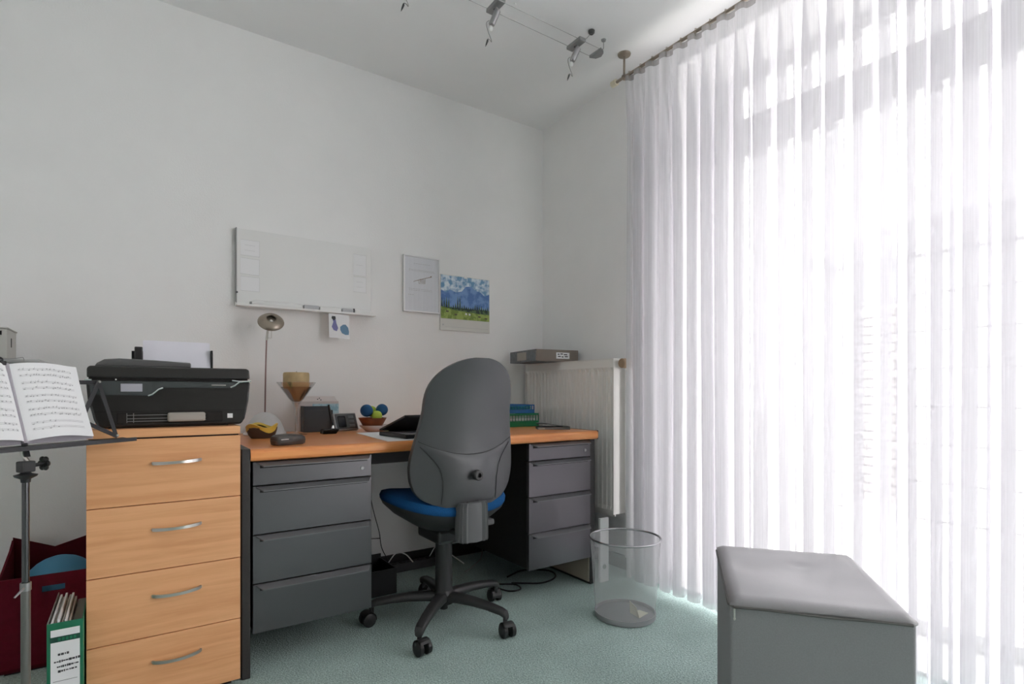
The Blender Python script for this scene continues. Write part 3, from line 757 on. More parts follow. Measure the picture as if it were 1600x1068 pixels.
def smooth_hw(z):
    if z > .86: return .1825 * max(0.0, 1 - ((z - .86) / .1835) ** 2.6) ** .5 + .0005
    return (lerp_tab(HW, z - .008) + lerp_tab(HW, z) * 2 + lerp_tab(HW, z + .008)) / 4
ZS = [.500 + .542 * (1 - math.cos(PI * i / 40)) / 2 for i in range(41)]
def backgrid(off, hwoff=0.0):
    rows_ = []
    for z in ZS:
        hw = smooth_hw(z) + hwoff
        rows_.append([(hw * t, back_y(hw * t, z) + off(t, z), z) for t in [math.sin(PI / 2 * (i / 12 - 1)) for i in range(25)]])
    return rows_
q = BM()
back = backgrid(lambda t, z: 0); front = backgrid(lambda t, z: .022)
V1 = grid(q, back); V2 = grid(q, front)
def stitch(q, A, B):
    for i in range(len(A) - 1):
        q.faces.new([A[i][0], A[i + 1][0], B[i + 1][0], B[i][0]]); q.faces.new([A[i][-1], B[i][-1], B[i + 1][-1], A[i + 1][-1]])
    for k in range(len(A[0]) - 1):
        q.faces.new([A[0][k], B[0][k], B[0][k + 1], A[0][k + 1]]); q.faces.new([A[-1][k], A[-1][k + 1], B[-1][k + 1], B[-1][k]])
stitch(q, V1, V2)
bsh = obj('backrest', q, CHAIRSHELL, oc)
bevmod(bsh, .006, 3)
for p in bsh.data.polygons: p.use_smooth = True
q = BM()
V1 = grid(q, backgrid(lambda t, z: .0225, -.004)); V2 = grid(q, backgrid(lambda t, z: .0225 + .038 * (1 - abs(t) ** 6) + .006, -.006)); stitch(q, V1, V2)
o = obj('back_cushion', q, BLUEFAB, oc)
for p in o.data.polygons: p.use_smooth = True
# raised lumbar cover with curved seams on the shell
CW = [(.500, .115), (.55, .112), (.60, .113), (.64, .122), (.67, .140), (.70, .166), (.72, .186), (.735, .198), (.76, .2)]
rows_ = []; rows2 = []
for j in range(15):
    v = j / 14; r = []; r2 = []
    for i in range(25):
        t = i / 12 - 1
        zt = .742 - .052 * (1 - t * t)
        z = .512 + v * (zt - .512)
        x = t * lerp_tab(CW, z)
        x = max(-smooth_hw(z) + .012, min(smooth_hw(z) - .012, x))
        edge = min(1.0, min((1 - abs(t)) * 7, (1 - v) * 10, v * 10 + .3))
        y = back_y(x, z)
        r.append((x, y - .0005 - .0075 * edge ** .5, z))
    rows_.append(r)
q = BM(); grid(q, rows_); o = obj('lumbar_cover', q, CHAIRSHELL, bsh)
for p in o.data.polygons: p.use_smooth = True
def shell_line(name, pts, r=.0014):
    q = BM(); tube(q, [(x, back_y(x, z) - .0012, z) for x, z in pts], r, 6); return obj(name, q, BLACKPL, bsh)
arc = [(t * .198, .742 - .052 * (1 - t * t) + .002) for t in [i / 14 - 1 for i in range(29)]]
shell_line('seam', arc)
for sx in (-1, 1):
    shell_line('seam', [(sx * (lerp_tab(CW, z) + .002), z) for z in [.515 + .21 * i / 20 for i in range(21)]])
q = BM(); lathe(q, [(0, 0), (.012, 0), (.012, .012), (.019, .013), (.0195, .030), (.016, .034), (.0085, .034), (.0085, .022), (0, .022)], (.004, lerp_tab(BASEY, .617) - .004, .617), 20, 'y')
obj('adjust_knob', q, CHAIRBASE, bsh, smooth=True)
# seat
def sup(a, n=3.2):
    c_, s_ = math.cos(a), math.sin(a)
    return (math.copysign(abs(c_) ** (2 / n), c_), math.copysign(abs(s_) ** (2 / n), s_))
def seat_rings(R):
    rows_ = []
    for (k, z) in R:
        r = []
        for i in range(40):
            cx, cy = sup(2 * PI * i / 40)
            x, y = .222 * k * cx, .015 + .225 * k * cy
            dz = .030 * (x / .22) ** 2 - .018 * max(0, (y - .12) / .12) ** 2 * 0
            r.append((x, y, z + dz * (1 if k > .3 else k / .3)))
        rows_.append(r)
    return rows_
q = BM(); V = grid(q, seat_rings([(.30, .375), (.5, .385), (.8, .418), (.97, .448), (1.0, .462)]), True); q.faces.new(list(reversed(V[0])))
obj('seat_shell', q, CHAIRBASE, oc, smooth=True)
q = BM(); V = grid(q, seat_rings([(.98, .458), (1.012, .466), (1.02, .480), (.99, .497), (.90, .506), (.6, .503), (.25, .500)]), True); q.faces.new(V[-1]); q.faces.new(list(reversed(V[0])))
obj('seat_cushion', q, BLUEFAB, oc, smooth=True)
q = BM(); box(q, -.075, .075, -.10, .09, .335, .39, .012); obj('tilt_mechanism', q, CHAIRBASE, oc)
q = BM(); box(q, -.03, .03, -.215, -.06, .375, .40, .006); box(q, -.028, .028, -.232, -.20, .375, .56, .006); obj('back_bracket', q, CHAIRBASE, oc)
q = BM()
prf = []
for i in range(28):
    a = 2 * PI * i / 28; cx, cy = sup(a, 4); rib = .007 * (1 if i % 2 else -1)
    prf.append((.062 * cx, -.222 + (.030 + rib * .6) * cy))
rows_ = [[(x * k, y0 * 1, z) for (x, y0) in prf] for (k, z) in ((.92, .372), (1.0, .378), (1.0, .43), (.97, .50), (.90, .515))]
V = grid(q, rows_, True); q.faces.new(list(reversed(V[0]))); q.faces.new(V[-1]); obj('bracket_cover', q, CHAIRGREY, oc, smooth=True)
q = BM(); tube(q, [(.07, -.08, .405), (.125, -.10, .400)], .005, 8); box(q, .100, .165, -.125, -.085, .388, .413, .008); obj('tilt_lever', q, CHAIRGREY, oc)
q = BM(); lathe(q, [(0, .075), (.040, .075), (.044, .085), (.043, .115), (.036, .125), (.0345, .13), (.0330, .34), (.036, .345), (0, .345)], (0, 0, 0), 24); obj('gas_lift_column', q, CHAIRBASE, oc, smooth=True)
q = BM(); tube(q, [(0, 0, .05), (0, 0, .08)], .016, 12); obj('lift_base', q, BLACKPL, oc)
for k in range(5):
    a = math.radians(-135 + 72 * k); dx, dy = math.cos(a), math.sin(a); tx, ty = -dy, dx
    rows_ = []
    for (r, z, hw, hh) in ((.02, .100, .026, .020), (.07, .104, .025, .019), (.14, .103, .022, .017), (.21, .097, .020, .015), (.265, .088, .019, .014), (.285, .080, .018, .014), (.292, .070, .014, .010)):
        ring = []
        for i in range(12):
            u = 2 * PI * i / 12; cx, cz = sup(u, 2.6)
            ring.append((dx * r + tx * hw * cx, dy * r + ty * hw * cx, z + hh * cz))
        rows_.append(ring)
    q = BM(); V = grid(q, rows_, True); q.faces.new(V[0]); q.faces.new(V[-1]); arm = obj('base_arm', q, CHAIRBASE, oc, smooth=True)
    # castor
    ca = a + random.uniform(.5, 1.3) * random.choice((-1, 1)); ex, ey = math.cos(ca), math.sin(ca); nx, ny = -ey, ex
    cx0, cy0 = dx * .283, dy * .283
    q = BM()
    for s_ in (-1, 1):
        c0 = Vector((cx0 + ex * .018, cy0 + ey * .018, .0265))
        N = Vector((nx, ny, 0))
        tube(q, [c0 + N * s_ * .009, c0 + N * s_ * .011, c0 + N * s_ * .024, c0 + N * s_ * .027], [.024, .0262, .0262, .022], 18)
    cs = obj('castor_wheel', q, BLACKPL, oc, smooth=True)
    q = BM(); tube(q, [(cx0, cy0, .035), (cx0, cy0, .082)], .0085, 10)
    N = Vector((nx, ny, 0)); rows2 = []
    for (sgn) in (-1, -.5, .5, 1):
        r = []
        for i in range(9):
            u = math.radians(-10 + 150 * i / 8)
            p = Vector((cx0 + ex * .018, cy0 + ey * .018, .0265)) + Vector((-ex, -ey, 0)) * .031 * math.cos(u) + Vector((0, 0, 1)) * .031 * math.sin(u) + N * sgn * .021
            r.append(p)
        rows2.append(r)
    grid(q, rows2); obj('castor_hood', q, CHAIRBASE, cs)

# ================================================================= WASTEBASKET AND PAPER SCRAP
wb = thing('wastebasket', 'round silver wire mesh wastebasket on the carpet by the curtain', 'wastebasket', (1.672, 1.605, 0))
wc = (1.672, 1.605, 0)
q = BM(); lathe(q, [(.121, .022), (.132, .17), (.143, .318)], wc, 64); obj('mesh_wall', q, MESHM, wb, smooth=True)
q = BM(); lathe(q, [(0, 0), (.117, 0), (.123, .004), (.1235, .024), (.120, .024), (.117, .012), (0, .010)], wc, 64); obj('base_pan', q, mat('basket_grey', (0.36, 0.36, 0.37, 1), .4, metal=.3), wb, smooth=True)
q = BM(); prof = [(.1435 + .0042 * math.cos(a), .322 + .0042 * math.sin(a)) for a in [2 * PI * i / 10 for i in range(11)]]; lathe(q, prof, wc, 64); obj('rim_ring', q, mat('rim_steel', (0.45, 0.45, 0.46, 1), .25, metal=.9), wb, smooth=True)
q = BM(); c0 = (1.70, 1.575)
quad(q, (c0[0] - .025, c0[1] - .045, .014), (c0[0] + .045, c0[1] - .030, .014), (c0[0] + .035, c0[1] + .01, .016), (c0[0] - .02, c0[1] + .01, .018))
quad(q, (c0[0] - .025, c0[1] - .045, .014), (c0[0] - .02, c0[1] + .01, .018), (c0[0] - .012, c0[1] + .02, .062), (c0[0] - .024, c0[1] - .028, .052))
tag(obj('paper_scrap', q, mat('cream_paper', (0.78, 0.76, 0.62, 1), .8), solid=.0006), 'crumpled cream paper scrap lying in the wastebasket', 'paper')

# ================================================================= POUF
pf = thing('pouf', 'grey upholstered cube pouf with zipped cover in the foreground', 'pouf', (1.424, .758, 0), worldco=False)
pf.rotation_euler = (0, 0, math.atan2(-.293, -.369))      # local x: from far side to near side
LX, LY = .236, .182                                        # half sizes: local y points to the right side
PH = .45
q = BM(); box(q, -LX, LX, -LY, LY, 0, PH - .012, .006, 3); obj('side_cover', q, POUFSIDE, pf)
# top cover with gentle dents and piped edge
rr = random.Random(2)
rows_ = []
NX, NY = 28, 24
def dent(x, y):
    d = 0
    for (cx, cy, r, a) in ((-.08, -.02, .10, -.007), (.05, .07, .12, -.006), (-.02, -.11, .07, -.005), (-.10, .02, .018, -.004), (.11, -.06, .09, .004)):
        d += a * math.exp(-((x - cx) ** 2 + (y - cy) ** 2) / (r * r))
    d += .0006 * math.sin(38 * x + 21 * y) * math.sin(17 * y - 9 * x) + .0005 * math.sin(60 * y + 25 * x)
    return d * max(0.0, min(1.0, min((LX - abs(x)) / .05, (LY - abs(y)) / .05)))
q = BM()
top = []
for i in range(NX + 1):
    u = i / NX * 2 - 1; r = []
    for j in range(NY + 1):
        v = j / NY * 2 - 1
        x, y = u * (LX + .0015), v * (LY + .0015)
        e = max(abs(u), abs(v))
        z = PH + dent(x, y) - .012 * max(0, (e - .90) / .10) ** 2
        r.append((x, y, z))
    top.append(r)
V = grid(q, top)
bot = [[(p[0], p[1], PH - .030 + .002 * math.sin(25 * p[0] + 18 * p[1])) for p in r] for r in top]
loop_t = [V[i][0] for i in range(NX + 1)] + [V[NX][j] for j in range(1, NY + 1)] + [V[i][NY] for i in range(NX - 1, -1, -1)] + [V[0][j] for j in range(NY - 1, 0, -1)]
lowv = [q.verts.new((v.co.x * 1.001, v.co.y * 1.001, PH - .016 + .0010 * math.sin(30 * v.co.x + 22 * v.co.y))) for v in loop_t]
for i in range(len(loop_t)): q.faces.new([loop_t[i], loop_t[(i + 1) % len(loop_t)], lowv[(i + 1) % len(lowv)], lowv[i]])
o = obj('top_cover', q, POUFTOP, pf)
for p in o.data.polygons: p.use_smooth = True
q = BM()
pts = [(LX + .003, LY + .003), (-LX - .003, LY + .003), (-LX - .003, -LY - .003), (LX + .003, -LY - .003)]
loop = []
for i in range(4):
    a, c = pts[i], pts[(i + 1) % 4]
    for k in range(10):
        t = .03 + .94 * k / 9; loop.append((a[0] + (c[0] - a[0]) * t, a[1] + (c[1] - a[1]) * t, PH - .019 + .001 * math.sin(k)))
loop.append(loop[0]); tube(q, loop, .0032, 6); obj('piping', q, mat('dark_zip', (0.10, 0.095, 0.09, 1), .5), pf, smooth=True)
q = BM(); box(q, LX + .0025, LX + .0055, -LY + .006, -LY + .010, PH - .042, PH - .022, .001); lathe(q, [(.0015, -.004), (.003, 0), (.0015, .004)], (LX + .0055, -LY + .008, PH - .044), 10); obj('zip_pull', q, STEEL, pf)

# ================================================================= WALL ITEMS
YW = Y_B
mb = thing('memo_board', 'white magnetic memo board with a pen tray mounted above the desk', 'board', (.70, YW, 1.29))
q = BM(); box(q, .383, 1.0, YW - .022, YW - .002, 1.318, 1.648, .0015); obj('board_panel', q, mat('board_white', (0.80, 0.80, 0.79, 1), .35), mb)
q = BM(); box(q, .380, .3845, YW - .026, YW - .001, 1.316, 1.650, .001); obj('shaded_edge', q, LAMPMETAL, mb)  # dark grey strip paints the shade on the board's left edge
q = BM(); box(q, .378, 1.012, YW - .062, YW - .020, 1.300, 1.304, .001); box(q, .378, 1.012, YW - .064, YW - .060, 1.300, 1.309, .001); box(q, .378, 1.012, YW - .024, YW - .018, 1.300, 1.320); obj('pen_tray', q, WHITE, mb)
q = BM(); lathe(q, [(0, -.003), (.004, -.003), (.004, .003), (0, .003)], (.384, YW - .028, 1.362), 10, 'y'); obj('edge_screw', q, INK, mb)
def sheet(name, label, x0, x1, z0, z1, y, m=PAPER, tilt=0.0, lines=0, group=None):
    t = thing(name, label, 'paper', ((x0 + x1) / 2, y, z0), group=group)
    q = BM(); vs = box(q, x0, x1, y - .0012, y, z0, z1)
    if tilt: bmesh.ops.rotate(q, verts=q.verts, cent=((x0 + x1) / 2, y, z1), matrix=Matrix.Rotation(tilt, 3, 'Y'))
    obj('sheet', q, m, t)
    q = BM(); e = .0008
    for (a, c, d, f) in ((x0, x1, z1 - e, z1), (x1 - e, x1, z0, z1), (x0, x1, z0, z0 + e)):
        box(q, a, c, y - .0016, y - .001, d, f)  # grey borders paint the faint shading along the sheet edges
    for k in range(lines):
        z = z1 - (z1 - z0) * (k + 1) / (lines + 1); box(q, x0 + (x1 - x0) * .2, x1 - (x1 - x0) * .25, y - .0016, y - .001, z, z + .0009)
    if tilt: bmesh.ops.rotate(q, verts=q.verts, cent=((x0 + x1) / 2, y, z1), matrix=Matrix.Rotation(tilt, 3, 'Y'))
    obj('edge_shade_and_print', q, mat('pale_ink_shade', (0.55, 0.55, 0.55, 1), .8), t)
ys = YW - .0225
sheet('memo_note', 'white note at the top left of the memo board with printed lines', .400, .478, 1.530, 1.600, ys, lines=2)
sheet('memo_note', 'plain white note in the middle of the memo board left column', .400, .478, 1.446, 1.518, ys, tilt=.03)
sheet('memo_note', 'lowest white note in the memo board left column', .400, .478, 1.372, 1.436, ys)
sheet('memo_note', 'narrow white note at the top of the memo board right column', .908, .974, 1.500, 1.606, ys, lines=1)
sheet('memo_note', 'narrow white note below the top right note on the memo board', .908, .974, 1.418, 1.494, ys, lines=2)
q = BM(); tube(q, [(.440, YW - .040, 1.3175), (.455, YW - .040, 1.3175), (.635, YW - .040, 1.3185), (.655, YW - .040, 1.3185)], [.006, .0135, .0135, .011], 14)
er = thing('marker_tube', 'long white rounded tube lying on the memo board pen tray', 'tube', (.55, YW - .04, 1.304)); obj('tube_body', q, WHITE, er, smooth=True)
q = BM(); tube(q, [(.434, YW - .040, 1.3175), (.446, YW - .040, 1.3175)], [.006, .0075], 12); obj('tube_tip', q, LAMPMETAL, er, smooth=True)
q = BM(); box(q, .665, .733, YW - .056, YW - .028, 1.3045, 1.3285, .003); tag(obj('board_eraser', q, mat('eraser_grey', (0.50, 0.50, 0.52, 1), .6)), 'grey eraser block next to the white tube on the pen tray', 'eraser')
q = BM(); box(q, .737, .838, YW - .056, YW - .028, 1.3045, 1.3265, .003); tag(obj('chalk_box', q, WHITE), 'white flat box between the grey blocks on the pen tray', 'box')
md = thing('marker_pen', 'grey and white marker at the right end of the pen tray', 'marker', (.92, YW - .04, 1.304))
q = BM(); box(q, .845, .905, YW - .053, YW - .030, 1.3045, 1.3285, .006); obj('pen_cap', q, mat('eraser_grey', (0.5, 0.5, 0.5, 1)), md)
q = BM(); box(q, .9055, .990, YW - .053, YW - .030, 1.3045, 1.328, .006); obj('pen_barrel', q, WHITE, md)
q = BM(); box(q, .898, .9055, YW - .054, YW - .029, 1.304, 1.330, .002); obj('pen_ring', q, INK, md)
# snapshot hanging from the tray
sn = thing('snapshot', 'small snapshot with a blue shape hanging below the pen tray', 'photo', (.82, YW - .05, 1.18))
q = BM(); P = lambda u, v, l=0.0: (.776 + .098 * u, YW - .060 - .012 * (1 - v) - l - .006 * math.sin(PI * u), 1.296 - .116 * (1 - v) + .0 - .004 * u)
grid(q, [[P(i / 8, j / 8) for i in range(9)] for j in range(9)]); obj('print', q, PAPER, sn, solid=.0006)
def blob(pts, m, l, par, name):
    q = BM(); vs = [q.verts.new(P(u, v, l)) for u, v in pts]; q.faces.new(vs); return obj(name, q, m, par, recalc=False)
blob([(.52, .35), (.60, .22), (.78, .16), (.95, .18), (.97, .32), (.93, .48), (.80, .60), (.66, .58), (.52, .48)], mat('snap_blue', (0.13, 0.25, 0.38, 1), .6), .0012, sn, 'blue_shape')
blob([(.12, .45), (.2, .32), (.35, .28), (.42, .42), (.34, .62), (.3, .85), (.22, .90), (.14, .82), (.2, .66)], mat('snap_violet', (0.20, 0.20, 0.42, 1), .6), .0014, sn, 'violet_figure')
blob([(.12, .80), (.24, .72), (.32, .80), (.30, .90), (.14, .90)], INK, .0020, sn, 'dark_spot')
# framed sheet
pf2 = thing('framed_sheet', 'slim silver frame holding a sheet with a brown line drawing', 'picture frame', (1.284, YW, 1.346))
FX0, FX1, FZ0, FZ1 = 1.178, 1.390, 1.346, 1.646
def rect(q, x0, x1, z0, z1, y, t=.0006): box(q, x0, x1, y - t, y, z0, z1)
for (a, c, d, e) in ((FX0, FX1, FZ1 - .007, FZ1), (FX0, FX1, FZ0, FZ0 + .007), (FX0, FX0 + .007, FZ0 + .007, FZ1 - .007), (FX1 - .007, FX1, FZ0 + .007, FZ1 - .007)):
    q = BM(); box(q, a, c, YW - .02, YW - .001, d, e, .0012); obj('frame_bar', q, mat('silver_frame', (0.78, 0.78, 0.78, 1), .3, metal=.3), pf2)
q = BM(); rect(q, FX0 + .006, FX1 - .006, FZ0 + .006, FZ1 - .006, YW - .012, .002); shp = obj('backing_sheet', q, mat('cool_paper', (0.76, 0.78, 0.82, 1), .6), pf2)
q = BM(); rr = random.Random(11); y = YW - .0142
for (zc, x0, x1) in ((.605, .060, .150), (.572, .032, .175), (.566, .032, .175), (.470, .032, .165), (.462, .032, .165), (.438, .028, .06)):
    x = x0
    while x < x1:
        w_ = rr.uniform(.004, .012); rect(q, FX0 + x, FX0 + x + w_, 1 + zc - .0012, 1 + zc + .0012, y, .0003); x += w_ + .004
obj('printed_text', q, mat('pale_ink_shade', (0.55, 0.55, 0.55, 1)), shp)
q = BM(); tube(q, [(FX0 + .058, y, 1.508), (FX0 + .085, y, 1.518), (FX0 + .155, y, 1.541), (FX0 + .162, y, 1.545)], [.0012, .0016, .0016, .005], 5)
tube(q, [(FX0 + .085, y, 1.518), (FX0 + .09, y, 1.500), (FX0 + .125, y, 1.503), (FX0 + .128, y, 1.530)], .001, 5)
for k in range(4): tube(q, [(FX0 + .096 + .008 * k, y, 1.505), (FX0 + .096 + .008 * k, y, 1.525)], .0014, 5)
obj('line_drawing', q, mat('sepia_ink', (0.30, 0.24, 0.18, 1)), shp)
q = BM(); rect(q, FX0 + .007, FX1 - .007, FZ0 + .007, FZ1 - .007, YW - .0155, .001); obj('glass', q, thin_glass('frame_glass', gloss=.04), pf2)
# calendar
cal = thing('wall_calendar', 'wall calendar with an alpine meadow photo hung beside the silver frame', 'calendar', (1.556, YW, 1.262))
AX0, AX1, AZ0, AZ1 = 1.397, 1.717, 1.262, 1.570
q = BM(); box(q, AX0, AX1, YW - .010, YW - .001, AZ0, AZ1, .001); cs_ = obj('calendar_sheet', q, mat('calendar_paper', (0.70, 0.69, 0.65, 1), .7), cal)
PZ0, PZ1 = 1.327, 1.567
def cp_(u, v, y): return (AX0 + .003 + (AX1 - AX0 - .006) * u, y, PZ0 + (PZ1 - PZ0) * v)
def calpoly(name, pts, m, y, par):
    q = BM(); vs = [q.verts.new(cp_(u, v, y)) for u, v in pts]; q.faces.new(vs); return obj(name, q, m, par, recalc=False)
def twotone(name, c0, c1, scale, p0=.45, p1=.55):
    m = bpy.data.materials.new(name); m.use_nodes = True; nt = m.node_tree; bb = nt.nodes['Principled BSDF']; bb.inputs['Roughness'].default_value = .5
    tc = nt.nodes.new('ShaderNodeTexCoord'); n = nt.nodes.new('ShaderNodeTexNoise'); n.inputs['Scale'].default_value = scale; n.inputs['Detail'].default_value = 5
    r = nt.nodes.new('ShaderNodeValToRGB'); r.color_ramp.elements[0].position = p0; r.color_ramp.elements[1].position = p1; r.color_ramp.elements[0].color = c0; r.color_ramp.elements[1].color = c1
    nt.links.new(tc.outputs['Object'], n.inputs['Vector']); nt.links.new(n.outputs['Fac'], r.inputs[0]); nt.links.new(r.outputs[0], bb.inputs['Base Color']); MATS[name] = m; return m
y0 = YW - .0104
ph = calpoly('landscape_photo', [(0, 0), (1, 0), (1, 1), (0, 1)], twotone('snow_slope', rgb(112, 158, 196), rgb(222, 234, 242), 34, .42, .6), y0, cal)
calpoly('blue_mountain', [(0, .2), (1, .2), (1, .66), (.9, .60), (.82, .68), (.70, .72), (.62, .80), (.50, .78), (.42, .66), (.30, .62), (.18, .68), (.10, .60), (0, .66)], twotone('blue_rock', rgb(84, 124, 184), rgb(118, 154, 204), 22), y0 - .0004, ph)
tr_ = twotone('forest_green', rgb(44, 62, 56), rgb(88, 116, 76), 60)
fo = [(0, .1)]
rr = random.Random(4)
xx = 0.0
while xx < 0.955:
    hgt = .30 + .10 * rr.random() + (.18 if xx < .14 or .28 < xx < .36 else 0)
    fo += [(xx, .24), (xx + .02, hgt), (xx + .04, .25)]; xx += .045
fo += [(1, .24), (1, .1)]
q = BM()
for i in range(1, len(fo) - 2, 3):
    vs = [q.verts.new(cp_(*p, y0 - .0008)) for p in (fo[i], fo[i + 1], fo[i + 2])]; q.faces.new(vs)
vs = [q.verts.new(cp_(u, v, y0 - .0008)) for u, v in ((0, .1), (1, .1), (1, .26), (0, .26))]; q.faces.new(vs)
obj('fir_trees', q, tr_, ph, recalc=False)
calpoly('meadow', [(0, 0), (1, 0), (1, .16), (.75, .17), (.5, .19), (.3, .20), (.12, .25), (0, .27)], twotone('meadow_green', rgb(120, 142, 62), rgb(158, 176, 92), 40), y0 - .0012, ph)
q = BM()
for (u, v) in ((.49, .115), (.56, .11)):
    vs = [q.verts.new(cp_(u + a, v + c, y0 - .0016)) for a, c in ((0, 0), (.035, 0), (.04, .04), (.0, .05))]; q.faces.new(vs)
obj('white_cow', q, PAPER, ph, recalc=False)
q = BM()
for (u, v) in ((.10, .15), (.27, .09), (.76, .08), (.9, .05)):
    vs = [q.verts.new(cp_(u + a, v + c, y0 - .0016)) for a, c in ((0, 0), (.05, .0), (.055, .03), (0, .035))]; q.faces.new(vs)
obj('brown_cow', q, mat('cow_brown', (0.10, 0.08, 0.05, 1)), ph, recalc=False)
q = BM(); rect(q, AX0 + .012, AX0 + .022, 1.288, 1.296, y0); rect(q, AX0 + .03, AX1 - .012, 1.281, 1.2825, y0); obj('date_row', q, mat('pale_ink_shade', (0.55, 0.55, 0.55, 1)), cal)
q = BM(); tube(q, [(1.548, YW - .006, 1.566), (1.552, YW - .010, 1.580), (1.560, YW - .010, 1.580), (1.564, YW - .006, 1.566)], .0014, 6); box(q, 1.546, 1.566, YW - .012, YW - .0005, 1.560, 1.570); obj('hanger', q, WHITE, cal)

# ================================================================= DESK LAMP
dl = thing('desk_lamp', 'thin stemmed lamp with a round bronze head and white dome base', 'lamp', (.478, 2.585, DT))
q = BM(); lathe(q, [(0, 0), (.086, 0), (.088, .005), (.080, .012), (.074, .03), (.062, .058), (.040, .083), (.018, .095), (0, .097)], (.478, 2.585, DT + .0005), 32); obj('dome_base', q, mat('milky_white', (0.62, 0.62, 0.62, 1), .4), dl, smooth=True)
q = BM(); tube(q, [(.478, 2.585, DT + .09), (.480, 2.585, 1.0), (.484, 2.585, 1.15)], .0032, 8); obj('stem', q, mat('copper_rod', (0.30, 0.20, 0.19, 1), .4, metal=.4), dl, smooth=True)
q = BM(); tube(q, [(.484, 2.585, 1.145), (.488, 2.583, 1.185), (.497, 2.58, 1.215)], .005, 8); tube(q, [(.484, 2.58, 1.155), (.503, 2.58, 1.155), (.503, 2.58, 1.20)], .0014, 6); obj('neck', q, STEEL, dl, smooth=True)
q = BM(); lathe(q, [(.020, .018), (.040, .014), (.053, 0), (.054, -.003), (.050, -.004), (.036, .006), (.015, .010), (0, .011)], (0, 0, 0), 28)
hd = BM(); bmesh.ops.rotate(q, verts=q.verts, cent=(0, 0, 0), matrix=Matrix.Rotation(math.radians(52), 3, 'X'))
bmesh.ops.rotate(q, verts=q.verts, cent=(0, 0, 0), matrix=Matrix.Rotation(math.radians(-14), 3, 'Z')); bmesh.ops.rotate(q, verts=q.verts, cent=(0, 0, 0), matrix=Matrix.Rotation(math.radians(8), 3, 'Y'))
bmesh.ops.translate(q, vec=(.500, 2.575, 1.226), verts=q.verts); hdo = obj('lamp_head', q, BRONZE, dl, smooth=True); hd.free()
q = BM(); sphere(q, (.500, 2.567, 1.224), .010, 12); obj('bulb', q, mat('frosted', (0.7, 0.68, 0.64, 1), .3), hdo, smooth=True)

# ================================================================= THINGS ON THE DESK
def setdown(): return DT + .0005
bw = thing('fruit_bowl', 'small dark brown bowl with a wavy yellow rim by the lamp', 'bowl', (.432, 2.40, DT))
q = BM(); rows_ = []
for (r, h) in ((.040, .0), (.050, .012), (.056, .030), (.058, .042)):
    rows_.append([(.432 + r * math.cos(a), 2.40 + r * math.sin(a), setdown() + h) for a in [2 * PI * i / 36 for i in range(36)]])
V = grid(q, rows_, True); q.faces.new(list(reversed(V[0]))); obj('bowl_body', q, mat('umber', (0.06, 0.042, 0.03, 1), .5), bw, smooth=True)
q = BM(); rows_ = []
for (r, h) in ((.057, .040), (.060, .050), (.056, .052), (.046, .044)):
    rows_.append([(.432 + r * math.cos(a), 2.40 + r * math.sin(a), setdown() + h + .008 * math.cos(3 * a + 1.2) + (-.014 if h < .045 and r > .05 else 0) * (.5 + .5 * math.cos(3 * a + 3.0))) for a in [2 * PI * i / 48 for i in range(48)]])
grid(q, rows_, True); obj('yellow_rim', q, mat('yellow_glaze', (0.62, 0.42, 0.06, 1), .4), bw, smooth=True)
q = BM(); lathe(q, [(0, .038), (.03, .040), (.05, .034)], (.432, 2.40, setdown()), 24); obj('contents', q, mat('dark_contents', (0.03, 0.025, 0.02, 1), .8), bw)
# spectacle case
gc = thing('spectacle_case', 'dark brown rounded spectacle case near the front left of the desk', 'case', (.455, 2.05, DT), math.radians(24), worldco=False)
q = BM(); rows_ = []
for (k, z) in ((.86, .0), (.97, .004), (1.0, .014), (1.0, .017)):
    rows_.append([(.062 * k * sup(2 * PI * i / 32, 3.5)[0], .030 * k * sup(2 * PI * i / 32, 3.5)[1], z) for i in range(32)])
V = grid(q, rows_, True); q.faces.new(list(reversed(V[0]))); q.faces.new(V[-1]); CASEM = mat('case_brown', (0.055, 0.048, 0.044, 1), .45, bump=.1, bscale=300); obj('lower_shell', q, CASEM, gc, smooth=True)
q = BM(); rows_ = []
for (k, z) in ((1.0, .0178), (1.0, .022), (.95, .031), (.80, .036), (.4, .0375)):
    rows_.append([(.062 * k * sup(2 * PI * i / 32, 3.5)[0], .030 * k * sup(2 * PI * i / 32, 3.5)[1], z - .006 * max(0, sup(2 * PI * i / 32, 3.5)[0] * k)) for i in range(32)])
V = grid(q, rows_, True); q.faces.new(V[-1]); q.faces.new(list(reversed(V[0]))); obj('upper_shell', q, CASEM, gc, smooth=True)
q = BM(); box(q, -.050, -.020, -.0312, -.0285, .020, .0225, .0005); obj('clasp', q, STEEL, gc)
# candle glass
gl = thing('candle_glass', 'martini glass holding brown sand and a beige pillar candle', 'glass', (.588, 2.50, DT))
gc_ = (.588, 2.50, setdown())
CLEAR = thin_glass('clear_glass', (0.95, 0.96, 0.96, 1), .24)
q = BM(); lathe(q, [(0, .0), (.044, .0), (.045, .002), (.030, .004), (.008, .009), (.0055, .016), (.0055, .055), (.007, .10), (.011, .128), (.018, .138)], gc_, 32); obj('stem', q, CLEAR, gl, smooth=True)
q = BM(); lathe(q, [(0, .134), (.018, .139), (.030, .152), (.0815, .226), (.080, .227), (.029, .155), (.016, .143), (0, .140)], gc_, 40); obj('glass_bowl', q, CLEAR, gl, smooth=True)
q = BM(); lathe(q, [(0, .142), (.015, .1435), (.028, .156), (.060, .203), (.062, .206), (0, .208)], gc_, 32); obj('sand_fill', q, mat('brown_sand', (0.20, 0.125, 0.085, 1), .9, noise=.25, nscale=200), gl, smooth=True)
cd = thing('pillar_candle', 'beige pillar candle standing in the martini glass', 'candle', (.588, 2.50, DT + .206))
